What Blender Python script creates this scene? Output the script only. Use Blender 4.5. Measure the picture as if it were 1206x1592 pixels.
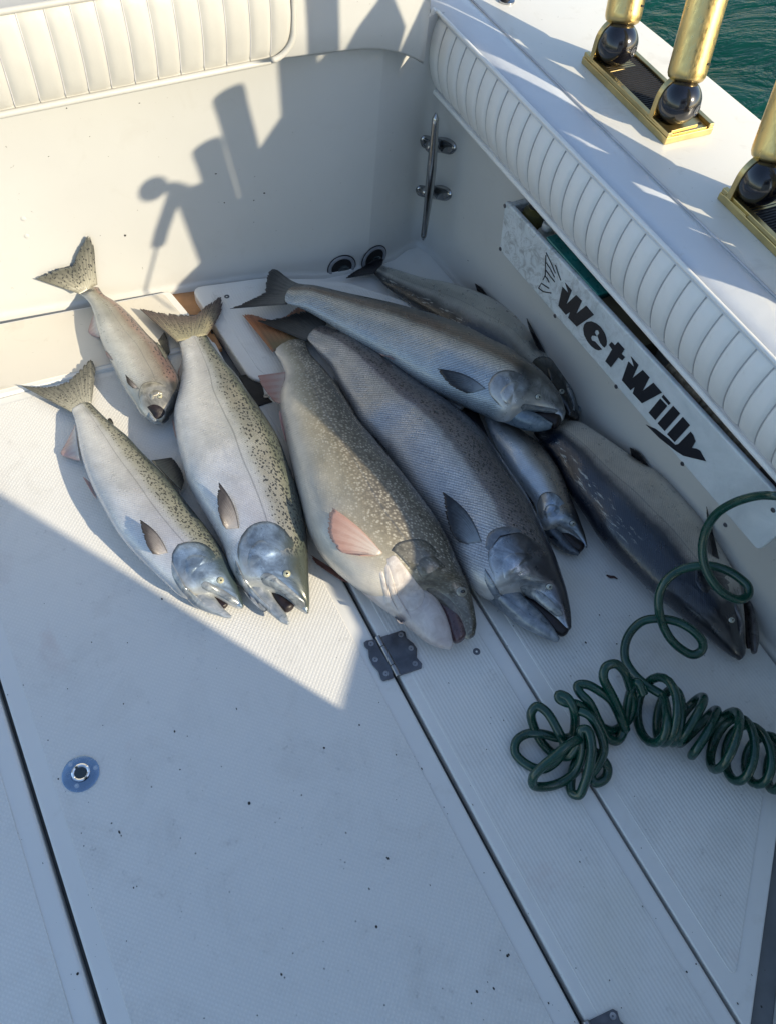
import bpy, bmesh, math, random
import numpy as np
from mathutils import Vector, Matrix
from mathutils.bvhtree import BVHTree
random.seed(7); rng = np.random.default_rng(7)
scn = bpy.context.scene
for o in list(bpy.data.objects): bpy.data.objects.remove(o)
COL = scn.collection
K = 0.85                                     # scale of the cockpit
# ------------------------------------------------------------------ camera
H = 1.6*K
RT = np.array([[0.88390749,-0.46048206,0.08165578],[-0.34955718,-0.766425,-0.53887352],[0.31073664,0.44772088,-0.83855061]])
F = 1267.79; CAM = np.array([0,0,H])
cam = bpy.data.cameras.new('camera'); camo = bpy.data.objects.new('camera', cam); COL.objects.link(camo)
cam.sensor_fit = 'VERTICAL'; cam.sensor_height = 36; cam.lens = F/1592*36; cam.clip_start = .02; cam.clip_end = 3000
R3 = np.array([RT[0], -RT[1], -RT[2]]).T
camo.matrix_world = Matrix(((*R3[0],0),(*R3[1],0),(*R3[2],H),(0,0,0,1)))
scn.camera = camo
# ------------------------------------------------------------------ light
SUNV = Vector((1.0,-1.66,0.98)).normalized()           # towards the sun
w = bpy.data.worlds.new('World'); scn.world = w; w.use_nodes = True
nt = w.node_tree; bg = nt.nodes['Background']; sky = nt.nodes.new('ShaderNodeTexSky'); sky.sky_type = 'NISHITA'
sky.sun_disc = False; sky.sun_elevation = math.asin(SUNV.z); sky.sun_rotation = math.atan2(SUNV.x, SUNV.y)
sky.air_density = 1.0; sky.dust_density = .5; sky.ozone_density = .7
nt.links.new(sky.outputs[0], bg.inputs[0]); bg.inputs[1].default_value = 0.132
sl = bpy.data.lights.new('sun','SUN'); sl.energy = 3.3; sl.angle = math.radians(.53); sl.color = (1,.87,.64)
so = bpy.data.objects.new('sun', sl); COL.objects.link(so); so.rotation_euler = SUNV.to_track_quat('Z','Y').to_euler()
scn.view_settings.view_transform = 'Standard'; scn.view_settings.look = 'None'; scn.view_settings.gamma = 1
scn.view_settings.use_curve_mapping = False; scn.view_settings.exposure = 0.95
scn.render.engine = 'CYCLES'

# ------------------------------------------------------------------ helpers
def ray(u,v): return RT.T @ np.array([(u-603)/F,(v-796)/F,1.0])
def at(u,v,z=0.0): d = ray(u,v); return Vector(CAM+(z-H)/d[2]*d)
def atx(u,v,x): d = ray(u,v); return Vector(CAM+x/d[0]*d)
def aty(u,v,y): d = ray(u,v); return Vector(CAM+y/d[1]*d)
def px(p): c = RT@(np.array(p)-CAM); return 603+F*c[0]/c[2], 796+F*c[1]/c[2]
def pxw(p): c = RT@(np.array(p)-CAM); return c[2]/F       # metres per photo pixel there
def empty(name, loc, label=None, cat=None, group=None, kind=None):
    o = bpy.data.objects.new(name, None); COL.objects.link(o); o.location = loc; o.empty_display_size = .05
    return tag(o, label, cat, group, kind)
def tag(o, label=None, cat=None, group=None, kind=None):
    if label: o['label'] = label
    if cat: o['category'] = cat
    if group: o['group'] = group
    if kind: o['kind'] = kind
    return o
def put(o, parent):
    COL.objects.link(o)
    if parent is not None:
        o.parent = parent
        m = Matrix.Translation(parent.location) if parent.parent is None else Matrix.Translation(parent.parent.location)@Matrix.Translation((0,0,0))
        # every parent in this file is unrotated: children carry world coordinates shifted by its place
        o.location = -root_loc(parent)
    return o
def root_loc(p):
    l = Vector(p.location)
    while p.parent is not None: p = p.parent; l = l+Vector(p.location)
    return l
def mesh(name, V, Fc, mat=None, parent=None, smooth=True, uv=None, uv2=None, mats=None, fm=None, bevel=0, seg=2, solid=0):
    me = bpy.data.meshes.new(name); me.from_pydata([tuple(v) for v in V], [], [tuple(f) for f in Fc]); me.validate()
    if mat: me.materials.append(mat)
    if mats:
        for m in mats: me.materials.append(m)
    if fm is not None: me.polygons.foreach_set('material_index', fm)
    if smooth: me.polygons.foreach_set('use_smooth', [True]*len(me.polygons))
    vi = np.zeros(len(me.loops), dtype=np.int32); me.loops.foreach_get('vertex_index', vi)
    for nm, a in (('fc',uv),('fm',uv2)):
        if a is not None:
            l = me.uv_layers.new(name=nm); l.data.foreach_set('uv', np.array(a,dtype=np.float32)[vi].ravel())
    me.update()
    o = bpy.data.objects.new(name, me); put(o, parent)
    if bevel:
        b = o.modifiers.new('bevel','BEVEL'); b.width = bevel; b.segments = seg; b.limit_method = 'ANGLE'; b.angle_limit = .6
        if not smooth: pass
    if solid:
        s = o.modifiers.new('solid','SOLIDIFY'); s.thickness = solid; s.offset = 0
    return o
def prism(name, pts, z0, z1, mat, parent=None, bevel=.003, seg=2, smooth=False):
    n = len(pts); V = [(p[0],p[1],z0) for p in pts]+[(p[0],p[1],z1) for p in pts]
    a = sum(pts[i][0]*pts[(i+1)%n][1]-pts[(i+1)%n][0]*pts[i][1] for i in range(n))
    Fc = [tuple(range(n-1,-1,-1)), tuple(range(n,2*n))]+[(i,(i+1)%n,(i+1)%n+n,i+n) for i in range(n)]
    if a < 0: Fc = [f[::-1] for f in Fc]
    return mesh(name, V, Fc, mat, parent, smooth, bevel=bevel, seg=seg)
def box(name, c, s, mat, parent=None, bevel=.002, M=None):
    V = []
    for x in (-.5,.5):
        for y in (-.5,.5):
            for z in (-.5,.5):
                p = Vector((x*s[0],y*s[1],z*s[2]));  p = (M@p if M else p)+Vector(c); V.append(p)
    Fc = [(0,1,3,2),(4,6,7,5),(0,4,5,1),(2,3,7,6),(0,2,6,4),(1,5,7,3)]
    return mesh(name, V, Fc, mat, parent, False, bevel=bevel)
def frame(d):
    d = Vector(d).normalized(); a = Vector((0,0,1)) if abs(d.z) < .9 else Vector((1,0,0))
    x = a.cross(d).normalized(); return x, d.cross(x).normalized(), d
def lathe(name, c, d, prof, mat, parent=None, n=40, smooth=True, bevel=0):
    x,y,d = frame(d); c = Vector(c); V=[]; Fc=[]
    for r,h in prof:
        for k in range(n):
            a = 2*math.pi*k/n; V.append(c+d*h+(x*math.cos(a)+y*math.sin(a))*max(r,1e-5))
    m = len(prof)
    for i in range(m-1):
        for k in range(n): Fc.append((i*n+k,i*n+(k+1)%n,(i+1)*n+(k+1)%n,(i+1)*n+k))
    Fc.append(tuple(range(n-1,-1,-1))); Fc.append(tuple(range((m-1)*n,m*n)))
    o = mesh(name, V, Fc, mat, parent, smooth, bevel=bevel)
    if smooth:
        e = o.modifiers.new('split','EDGE_SPLIT'); e.split_angle = math.radians(38)
    return o
def crom(P, n):
    P = [np.array(p,float) for p in P]; L = [0]
    for a,b in zip(P[:-1],P[1:]): L.append(L[-1]+np.linalg.norm(b-a)**.5+1e-9)
    L = np.array(L); out = []
    M = [None]*len(P)
    for i in range(len(P)):
        if i == 0: M[i] = (P[1]-P[0])/(L[1]-L[0])
        elif i == len(P)-1: M[i] = (P[-1]-P[-2])/(L[-1]-L[-2])
        else:
            M[i] = ((P[i+1]-P[i])/(L[i+1]-L[i])*(L[i]-L[i-1])+(P[i]-P[i-1])/(L[i]-L[i-1])*(L[i+1]-L[i]))/(L[i+1]-L[i-1])
    for t in np.linspace(0, L[-1], n):
        i = min(np.searchsorted(L, t, side='right')-1, len(P)-2); h = L[i+1]-L[i]; s = (t-L[i])/h
        out.append((2*s**3-3*s**2+1)*P[i]+(s**3-2*s**2+s)*h*M[i]+(-2*s**3+3*s**2)*P[i+1]+(s**3-s**2)*h*M[i+1])
    return np.array(out)
def resample(P, n):
    P = np.array(P,float); d = np.r_[0,np.cumsum(np.linalg.norm(np.diff(P,axis=0),axis=1))]; t = np.linspace(0,d[-1],n)
    return np.stack([np.interp(t,d,P[:,k]) for k in range(P.shape[1])],1)
def tube(name, P, r, mat, parent=None, n=14, closed=False, taper=None):
    P = [Vector(p) for p in P]; m = len(P); V=[]; Fc=[]; prev=None; U=[]
    for i,p in enumerate(P):
        d = (P[min(i+1,m-1)]-P[max(i-1,0)]).normalized()
        if prev is None: x = frame(d)[0]
        else: x = (prev-d*prev.dot(d)).normalized()
        y = d.cross(x); prev = x; rr = r if taper is None else r*taper[i]
        for k in range(n):
            a = 2*math.pi*k/n; V.append(p+(x*math.cos(a)+y*math.sin(a))*rr); U.append((i/m,k/n))
    for i in range(m-1):
        for k in range(n): Fc.append((i*n+k,i*n+(k+1)%n,(i+1)*n+(k+1)%n,(i+1)*n+k))
    Fc.append(tuple(range(n-1,-1,-1))); Fc.append(tuple(range((m-1)*n,m*n)))
    return mesh(name, V, Fc, mat, parent, True)

# ------------------------------------------------------------------ materials
class NT:
    def __init__(s, name):
        s.m = bpy.data.materials.new(name); s.m.use_nodes = True; s.t = s.m.node_tree; s.b = s.t.nodes['Principled BSDF']
    def n(s, typ, inp=None, **kw):
        x = s.t.nodes.new('ShaderNode'+typ)
        for k,v in kw.items(): setattr(x,k,v)
        for k,v in (inp or {}).items():
            if hasattr(v,'is_output') or isinstance(v, bpy.types.NodeSocket): s.t.links.new(v, x.inputs[k])
            else: x.inputs[k].default_value = v
        return x
    def set(s, **kw):
        for k,v in kw.items():
            k = k.replace('_',' ')
            if isinstance(v, bpy.types.NodeSocket): s.t.links.new(v, s.b.inputs[k])
            else: s.b.inputs[k].default_value = v
        return s
    def math(s, op, a, b=0.0, c=None):
        d = {0:a,1:b}
        if c is not None: d[2] = c
        x = s.n('Math', d, operation=op); return x.outputs[0]
    def mix(s, f, a, b, mode='MIX'):
        x = s.n('Mix', data_type='RGBA', blend_type=mode)
        for i,v in ((0,f),(6,a),(7,b)):
            if isinstance(v, bpy.types.NodeSocket): s.t.links.new(v, x.inputs[i])
            else: x.inputs[i].default_value = (*v,1) if isinstance(v,tuple) and len(v)==3 else v
        return x.outputs[2]
    def ramp(s, f, stops, interp='LINEAR'):
        x = s.n('ValToRGB', {0:f}); e = x.color_ramp.elements; x.color_ramp.interpolation = interp
        while len(e) < len(stops): e.new(.5)
        for i,(p,c) in enumerate(stops):
            e[i].position = p; e[i].color = (*c,1) if isinstance(c,tuple) else (c,c,c,1)
        return x.outputs[0]
    def noise(s, scale, vec=None, detail=3, rough=.55, dist=0):
        d = {'Scale':scale,'Detail':detail,'Roughness':rough,'Distortion':dist}
        if vec is not None: d['Vector'] = vec
        return s.n('TexNoise', d).outputs[0]
    def bump(s, h, strength=.3, dist=.002, nrm=None):
        d = {'Height':h,'Strength':strength,'Distance':dist}
        if nrm is not None: d['Normal'] = nrm
        return s.n('Bump', d).outputs[0]
    def gen(s):
        return s.n('TexCoord').outputs['Object']
def simple(name, col, rough=.5, metal=0, var=.15, scale=6, bump=.1, bs=80, coat=0, dist=.001, spec=.5):
    t = NT(name); o = t.gen(); n = t.noise(scale,o,4)
    c1 = tuple(max(0,x*(1-var)) for x in col); c2 = tuple(min(1,x*(1+var)) for x in col)
    t.set(Base_Color=t.ramp(n,[(.3,c1),(.7,c2)]), Roughness=t.ramp(t.noise(scale*3,o,3),[(.3,max(0,rough*.8)),(.7,min(1,rough*1.2))]), Metallic=metal, Coat_Weight=coat, Specular_IOR_Level=spec)
    t.set(Normal=t.bump(t.noise(bs,o,3),bump,dist)); return t.m

# white gelcoat, a little chalky with faint stains
def gelcoat(name, col, rough=.35, stain=.12):
    t = NT(name); o = t.gen()
    n1 = t.noise(2.2,o,5,.6); n2 = t.noise(14,o,5,.65,.6); n3 = t.noise(160,o,2)
    c = t.ramp(n1,[(.3,tuple(x*.93 for x in col)),(.7,col)])
    c = t.mix(t.ramp(n2,[(.58,0.0),(.78,stain)]), c, (.33,.29,.22))
    sp = t.ramp(t.noise(95,o,3,.7),[(.715,0.0),(.74,.55)])
    c = t.mix(sp, c, (.12,.10,.08))
    t.set(Base_Color=c, Roughness=t.ramp(n2,[(.3,rough*.8),(.7,rough*1.35)]), Coat_Weight=.15, Coat_Roughness=.2)
    t.set(Normal=t.bump(n1,.25,.006,t.bump(n3,.05,.0006))); return t.m
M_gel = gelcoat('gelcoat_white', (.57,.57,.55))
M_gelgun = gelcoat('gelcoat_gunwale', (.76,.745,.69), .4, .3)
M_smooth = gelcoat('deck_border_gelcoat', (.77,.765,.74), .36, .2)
def nonskid(name, kind, col):
    t = NT(name); o = t.gen(); mp = t.n('Mapping',{'Vector':o})
    if kind == 'rib':
        wv = t.n('TexWave',{'Vector':o,'Scale':50.0,'Distortion':.25,'Detail':1.0,'Detail Scale':4.0}, wave_type='BANDS', bands_direction='X'); h = wv.outputs[1]
        w2 = t.n('TexWave',{'Vector':o,'Scale':42.0,'Distortion':.3,'Detail':1.0}, wave_type='BANDS', bands_direction='Y').outputs[1]
        h = t.math('ADD', h, t.math('MULTIPLY', w2, .25)); dmax = .0011
    else:
        mp.inputs['Rotation'].default_value = (0,0,math.radians(45)); s = mp.outputs[0]
        a = t.n('TexWave',{'Vector':s,'Scale':52.0,'Distortion':.1}, bands_direction='X').outputs[1]
        b = t.n('TexWave',{'Vector':s,'Scale':52.0,'Distortion':.1}, bands_direction='Y').outputs[1]
        h = t.math('MULTIPLY', a, b); dmax = .0014
    n1 = t.noise(1.6,o,5,.6); n2 = t.noise(9,o,6,.7,.8); n3 = t.noise(55,o,4,.7)
    c = t.ramp(n1,[(.3,tuple(x*.93 for x in col)),(.7,col)])
    c = t.mix(t.ramp(n2,[(.50,0.0),(.80,.22)]), c, (.30,.27,.24))
    c = t.mix(t.math('MULTIPLY', t.ramp(n3,[(.60,0.0),(.75,.5)]), t.ramp(n2,[(.45,0.0),(.65,1.0)])), c, (.20,.19,.18))
    c = t.mix(t.ramp(t.noise(3.1,o,2),[(.60,0.0),(.78,.22)]), c, (.52,.50,.36))
    c = t.mix(t.ramp(h,[(.0,.14),(.45,0.0)]), c, tuple(x*.6 for x in col))
    c = t.mix(t.ramp(t.noise(4.3,o,5,.65,1.1),[(.62,0.0),(.76,.20)]), c, (.50,.30,.26))
    wet = t.ramp(t.noise(3.0,o,4,.6,.5),[(.45,0.0),(.62,1.0)])
    t.set(Base_Color=c, Roughness=t.math('MULTIPLY_ADD', wet, -.16, .44), Specular_IOR_Level=.4)
    t.set(Normal=t.bump(h,.26 if kind=='rib' else .30,dmax)); return t.m
M_dots = nonskid('nonskid_dots','dot',(.78,.77,.74)); M_ribs = nonskid('nonskid_ribs','rib',(.77,.765,.74))
def vinyl(name, col):
    t = NT(name); o = t.gen(); v = t.n('TexVoronoi',{'Vector':o,'Scale':900.0}).outputs[0]; n = t.noise(7,o,5,.6,.5)
    c = t.ramp(n,[(.3,tuple(x*.92 for x in col)),(.75,col)])
    c = t.mix(t.ramp(t.noise(28,o,4,.7),[(.64,0.0),(.8,.35)]), c, (.45,.41,.33))
    t.set(Base_Color=c, Roughness=.42, Coat_Weight=.08); t.set(Normal=t.bump(t.noise(18,o,3),.28,.005,t.bump(v,.12,.0004))); return t.m
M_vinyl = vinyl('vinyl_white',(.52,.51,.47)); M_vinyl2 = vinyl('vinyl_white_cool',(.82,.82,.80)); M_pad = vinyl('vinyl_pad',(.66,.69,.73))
M_seam = simple('seam_thread',(.50,.50,.52),.8,0,.2,20,.1)
M_black = simple('black_rubber',(.012,.012,.014),.6,0,.3,30,.3,200)
M_channel = simple('drain_channel_grey',(.16,.17,.18),.6,0,.35,9,.4,50)
M_wood = simple('wet_plywood',(.42,.22,.10),.6,0,.35,14,.5,60)
def brushed(name, col, rough):
    t = NT(name); o = t.gen(); mp = t.n('Mapping',{'Vector':o,'Scale':(1.0,1.0,.04)}).outputs[0]; n = t.noise(260,mp,3); n2 = t.noise(9,o,5,.6)
    t.set(Base_Color=t.mix(t.ramp(n2,[(.35,0.0),(.75,.22)]), col, tuple(x*.6 for x in col)), Metallic=1.0, Roughness=t.ramp(n,[(.3,rough*.75),(.7,rough*1.4)]))
    t.set(Normal=t.bump(n,.15,.0005)); return t.m
M_brass = brushed('gold_anodised_aluminium',(.66,.50,.22),.33); M_brassdk = simple('gold_track',(.60,.47,.22),.36,1,.25,14,.12,90)
M_steel = simple('polished_stainless',(.40,.41,.42),.13,1,.2,20,.05)
M_bright = simple('bright_steel',(.75,.77,.80),.12,1,.1,20,.02)
M_hinge = simple('weathered_hinge_steel',(.13,.135,.15),.38,.8,.30,40,.3,150)
M_screw = simple('screw_steel',(.34,.34,.35),.35,.9,.3,60,.1)
M_dark = simple('recess_black',(.008,.008,.009),.8,0,.2,10,0)
M_ball = simple('black_phenolic_ball',(.006,.006,.010),.16,0,.3,30,.08,120,coat=.7,dist=.0006)
M_blue = simple('blue_reflecting_steel',(.30,.41,.55),.25,.9,.15,20,.1)
M_lens = simple('finger_hole_dark',(.03,.045,.05),.12,.3,.4,30,.0,coat=1)
def board():
    t = NT('hdpe_board'); o = t.gen(); n = t.noise(12,o,6,.7,.8); m = t.noise(45,o,5,.7,1.2)
    y = t.n('SeparateXYZ',{0:o}).outputs[1]
    c = t.ramp(n,[(.3,(.50,.55,.57)),(.7,(.66,.70,.72))])
    wear = t.math('MULTIPLY', t.ramp(t.noise(38,o,6,.75,1.5),[(.47,0.0),(.62,1.0)]), t.ramp(y,[(.55,0.0),(1.0,.75)]))
    c = t.mix(wear, c, (.26,.27,.27)); c = t.mix(t.ramp(m,[(.6,0.0),(.8,.3)]), c, (.35,.35,.34))
    t.set(Base_Color=c, Roughness=.38, Subsurface_Weight=.05); t.set(Normal=t.bump(m,.15,.0015)); return t.m
M_board = board()
def letter():
    t = NT('worn_black_vinyl_letter'); o = t.gen(); n = t.noise(170,o,4,.7)
    t.set(Base_Color=t.ramp(n,[(.62,(.012,.013,.018)),(.76,(.05,.055,.065)),(.8,(.35,.38,.4))]), Roughness=.4); return t.m
M_letter = letter()
M_teal = simple('teal_plastic',(.012,.14,.13),.3,0,.4,20,.3,30,coat=.3); M_olive = simple('olive_bottle',(.10,.09,.03),.35,0,.4,12,.3,30,coat=.3)
M_clear = simple('cloudy_bottle',(.34,.34,.30),.3,0,.3,22,.3,50)
M_rope = simple('weathered_cork_grip',(.22,.17,.11),.8,0,.5,60,.9,120,dist=.003)
M_grip = simple('dark_foam_grip',(.022,.016,.016),.75,0,.3,80,.6,300)
def hose_m():
    t = NT('green_hose'); o = t.gen(); n = t.noise(20,o,4)
    t.set(Base_Color=t.ramp(n,[(.3,(.000,.032,.021)),(.7,(.001,.052,.034))]), Roughness=t.ramp(t.noise(60,o,3),[(.35,.22),(.7,.30)]), Coat_Weight=.4, Coat_Roughness=.2)
    t.set(Normal=t.bump(t.noise(90,o,2),.1,.001)); return t.m
M_hose = hose_m()
def water_m():
    t = NT('lake_water'); o = t.gen(); mp = t.n('Mapping',{'Vector':o,'Rotation':(0,0,.5),'Scale':(1.0,2.2,1.0)}).outputs[0]
    a = t.noise(1.6,mp,6,.6,.6); b = t.noise(11,mp,5,.6,.8)
    t.set(Base_Color=t.ramp(a,[(.35,(.000,.034,.023)),(.7,(.001,.050,.035))]), Roughness=.12, IOR=1.33, Specular_IOR_Level=.12)
    t.set(Normal=t.bump(a,.28,.25,t.bump(b,.15,.015))); return t.m
M_water = water_m()

# ------------------------------------------------------------------ water and hull
mesh('water', [(-400,-400,-.75),(400,-400,-.75),(400,400,-.75),(-400,400,-.75)], [(0,1,2,3)], M_water)['kind'] = 'structure'
GZ = .66*K
def kk(L): return [(x*K,y*K) for x,y in L]
# ------------------------------------------------------------------ cockpit floor
pan = prism('cockpit_floor', kk([(-1.7,-1.4),(1.5,-1.4),(1.5,2.0),(-1.7,2.3)]), -.09, -.032, M_channel, bevel=0); pan['kind'] = 'structure'
def inset(P, d):
    n = len(P); a = sum(P[i][0]*P[(i+1)%n][1]-P[(i+1)%n][0]*P[i][1] for i in range(n)); s = 1 if a > 0 else -1; out=[]
    if not isinstance(d,(list,tuple)): d = [d]*n
    L = []
    for i in range(n):
        p = np.array(P[i][:2],float); q = np.array(P[(i+1)%n][:2],float); e = (q-p)/np.linalg.norm(q-p); nn = np.array([-e[1],e[0]])*s
        L.append((p+nn*d[i], e))
    for i in range(n):
        (p,e),(q,f) = L[i-1],L[i]; A = np.array([e,-f]).T; t = np.linalg.solve(A, q-p); out.append(tuple(p+e*t[0]))
    return out
def rounded(P, r, n=5, only=None):
    out=[]; m = len(P)
    for i in range(m):
        a,b,c = (np.array(P[j%m][:2],float) for j in (i-1,i,i+1))
        if only is not None and i not in only: out.append(tuple(b)); continue
        u = (a-b)/np.linalg.norm(a-b); v = (c-b)/np.linalg.norm(c-b)
        for k in range(n+1):
            t = k/n; p0 = b+u*r; p1 = b+v*r; out.append(tuple((1-t)**2*p0+2*t*(1-t)*b+t*t*p1))
    return out
def L2p(a, b, y):      # point of the line a-b (world xy) at given y
    t = (y-a.y)/(b.y-a.y); return (a.x+(b.x-a.x)*t, y)
l1 = (at(0,1071),at(160,1592)); l2 = (at(543,914),at(904,1587)); l3 = (at(729,913),at(1147,1590))
yb = -.75*K; ystep = at(0,617).y; ytop = 1.34*K
def deck_panel(P, pad_d, mat, label, z=0.0, thick=.03, rr=.012, padr=.02, padonly=None):
    e = empty('deck_hatch', (sum(p[0] for p in P)/len(P), sum(p[1] for p in P)/len(P), z-thick), label, 'hatch')
    prism('lid', rounded(P, rr, 4), z-thick, z, M_smooth, e, bevel=.0045, seg=3)
    Q = rounded(inset(P, pad_d), padr, 5)
    prism('nonskid_pad', Q, z-.004, z+.0012, mat, e, bevel=.0006, seg=1)
    return e
g1,g2,g3 = .0044,.0042,.0024
stepR = at(385,517.0)                                 # step line carried on to the right
sl_ = (at(0,617), at(174,570))
def stepy(x): return sl_[0].y+(x-sl_[0].x)*(sl_[1].y-sl_[0].y)/(sl_[1].x-sl_[0].x)
P = [(-1.5*K,yb),(L2p(*l1,yb)[0]-g1,yb),(L2p(*l1,1.53*K)[0]-g1,stepy(L2p(*l1,1.53*K)[0])-.002),(-1.5*K,stepy(-1.5*K)-.002)]
deck_panel(P, .03, M_dots, 'white deck hatch left of the wide black seam at lower left')
xa = L2p(*l1,stepy(-.3))[0]+g1; xb = L2p(*l2,stepy(.4*K))[0]-g2
P = [(L2p(*l1,yb)[0]+g1,yb),(L2p(*l2,yb)[0]-g2,yb),(xb,stepy(xb)-.002),(xa,stepy(xa)-.002)]
main = deck_panel(P, [.03,.035,.022,.030], M_dots, 'largest white deck hatch carrying the round blue flush ring pull')
P = [(L2p(*l2,yb)[0]+g2,yb),(L2p(*l3,yb)[0]-g3,yb),(L2p(*l3,ytop)[0]-g3,ytop),(L2p(*l2,ytop)[0]+g2,ytop)]
strip = deck_panel(P, [.03,.030,.03,.020], M_ribs, 'narrow ribbed white deck strip between the two long seams')
r1,r2 = at(1206,1310),at(1168,1590)
ex = (r1-r2).normalized(); A0 = r2-ex*.018; xl3 = L2p(*l3,A0.y)[0]+g3
B0 = r1+ex*.33*K
dL = (l3[1]-l3[0]); den = dL.x*ex.y-dL.y*ex.x; w_ = r2-l3[0]; tt_ = (w_.x*ex.y-w_.y*ex.x)/den; I0 = l3[0]+dL*tt_
P = [(I0.x+g3*1.5,I0.y+g3*1.5),(B0.x,B0.y),(1.19*K,.35*K),(1.155*K,1.3*K),(L2p(*l3,1.3*K)[0]+g3,1.3*K)]
rightp = deck_panel(P, [.032,.02,.01,.02,.028], M_ribs, 'white deck panel under the coiled hose beside the side wall')
# channel and raised coaming beyond the angled right edge
nx = Vector((ex.y,-ex.x,0))
def off(p,d): return (p.x+nx.x*d, p.y+nx.y*d)
Q0 = r2-ex*.5; Q1 = B0
q = prism('drain_channel', [off(Q0,.004),off(Q0,.036),off(Q1,.036),off(Q1,.004)], -.06, -.014, M_channel, bevel=.002); q['kind']='structure'
q = prism('step_coaming', [off(Q0,.036),off(Q0,.45),off(Q1,.45),off(Q1,.036)], -.06, .035, M_gel, bevel=.008, seg=3); q['kind']='structure'
# aft left ledge hatch and aft raised hatch
qa,qb,qc,qd = at(-160,652,.008),at(174,571,.008),at(-200,540,.008),at(264,451,.008)
qa = qa+(qa-qb)*3; qc = qc+(qc-qd)*2.2
P = [tuple(qa[:2]),tuple(at(174,571,.008)[:2]),tuple(at(333,532,.008)[:2]),tuple(at(264,451,.008)[:2]),tuple(qc[:2])]
deck_panel(P, [.012,.012,.016,.006,.02], gelcoat('ledge_gelcoat',(.70,.66,.58),.45,.3), 'cream ledge hatch along the foot of the stern wall, left of the gap', z=.006, padr=.01)
P = [tuple(at(297,446,.012)[:2]),tuple(at(539,434,.012)[:2]),tuple(at(700,478,.012)[:2]),tuple(at(770,600,.012)[:2]),tuple(at(390,591,.012)[:2])]
P = [tuple(at(296,446,.012)[:2]),tuple(at(418,430,.012)[:2]),tuple(at(539,437,.012)[:2]),tuple(at(700,490,.012)[:2]),tuple(at(770,600,.012)[:2]),tuple(at(390,591,.012)[:2])]
lid2 = deck_panel(P, [.022,.018,.01,.01,.012,.028], M_ribs, 'ribbed raised hatch lid in the stern corner under the fish tails', z=.012, thick=.04, rr=.03, padr=.03)
e = empty('plywood_block', at(285,470,-.03), 'bare orange plywood block in the gap between the two stern hatches', 'wood block')
prism('board', [tuple(at(262,452,-.02)[:2]),tuple(at(300,446,-.02)[:2]),tuple(at(345,560,-.02)[:2]),tuple(at(300,570,-.02)[:2])], -.03, -.014, M_wood, e)
box('end_block', at(330,535,-.012), (.03,.05,.012), M_wood, e)
q = prism('deck_margin', kk([(.66,1.24),(1.25,1.24),(1.25,1.85),(.66,1.85)]), -.05, -.008, M_smooth, bevel=.002); q['kind']='structure'
# ------------------------------------------------------------------ walls
wp = [(-2.2,2.17),(-.054,1.824),(.373,1.758),(.659,1.700),(.80,1.645),(.93,1.630),(1.02,1.642),(1.075,1.665),(1.115,1.665),(1.135,1.62),(1.142,1.5),(1.155,1.2),(1.172,.9),(1.19,.5),(1.205,0),(1.22,-1.2)]
def wall(name, pts, z0, z1, mat, foot=.007):
    P2 = [np.array(p)*K for p in pts]; V=[]; Fc=[]; n=len(P2)
    prof = [(foot,z0),(foot*.98,.0),(foot*.45,foot*.35),(foot*.12,foot*.9),(0,foot*1.6)]+[(0,z) for z in np.linspace(foot*3,z1,8)]
    for i,p in enumerate(P2):
        d = P2[min(i+1,n-1)]-P2[max(i-1,0)]; d/=np.linalg.norm(d); nn = np.array([d[1],-d[0]])   # towards the cockpit
        for o_,z in prof: V.append((p[0]+nn[0]*o_, p[1]+nn[1]*o_, z))
    m=len(prof)
    for i in range(n-1):
        for k in range(m-1): Fc.append((i*m+k,(i+1)*m+k,(i+1)*m+k+1,i*m+k+1))
    o = mesh(name, V, Fc, mat, None, True, solid=0); o['kind']='structure'; return o
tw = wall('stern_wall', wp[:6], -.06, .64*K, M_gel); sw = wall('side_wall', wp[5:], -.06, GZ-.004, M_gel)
# stern coaming above the wall (front face hangs over it), with a rounded inner corner
cz = aty(560,65,1.64*K).z
e = [(-2.2,2.07),(.45,1.665),(.70,1.627),(.80,1.612),(.86,1.603),(.90,1.597),(.935,1.591),(.96,1.588),(.985,1.585),(1.006,1.582)]
V=[];Fc=[]; n=len(e)
prof=[(.10,cz+.012),(.012,cz+.004),(.0,cz),(-.004,cz+.006),(-.004,cz+.05),(-.002,cz+.12),(.004,cz+.21),(.02,cz+.235),(.34,cz+.245),(.36,cz-.5)]
for i in range(n):
    p=np.array(e[i])*K; d=np.array(e[min(i+1,n-1)])-np.array(e[max(i-1,0)]); d/=np.linalg.norm(d); nn=np.array([-d[1],d[0]])
    dz = .004*math.exp(-((e[i][0]-.82)/.12)**2)-(.036*((e[i][0]-.86)/.146)**2.2 if e[i][0]>.86 else 0)
    for a,z in prof: V.append((p[0]+nn[0]*a,p[1]+nn[1]*a,z+(dz if z<cz+.03 else 0)))
m=len(prof)
for i in range(n-1):
    for k in range(m-1): Fc.append((i*m+k,i*m+k+1,(i+1)*m+k+1,(i+1)*m+k))
Fc.append(tuple(range((n-1)*m,n*m)))
o = mesh('stern_coaming', V, Fc, M_gel, None, True); o['kind']='structure'
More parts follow.
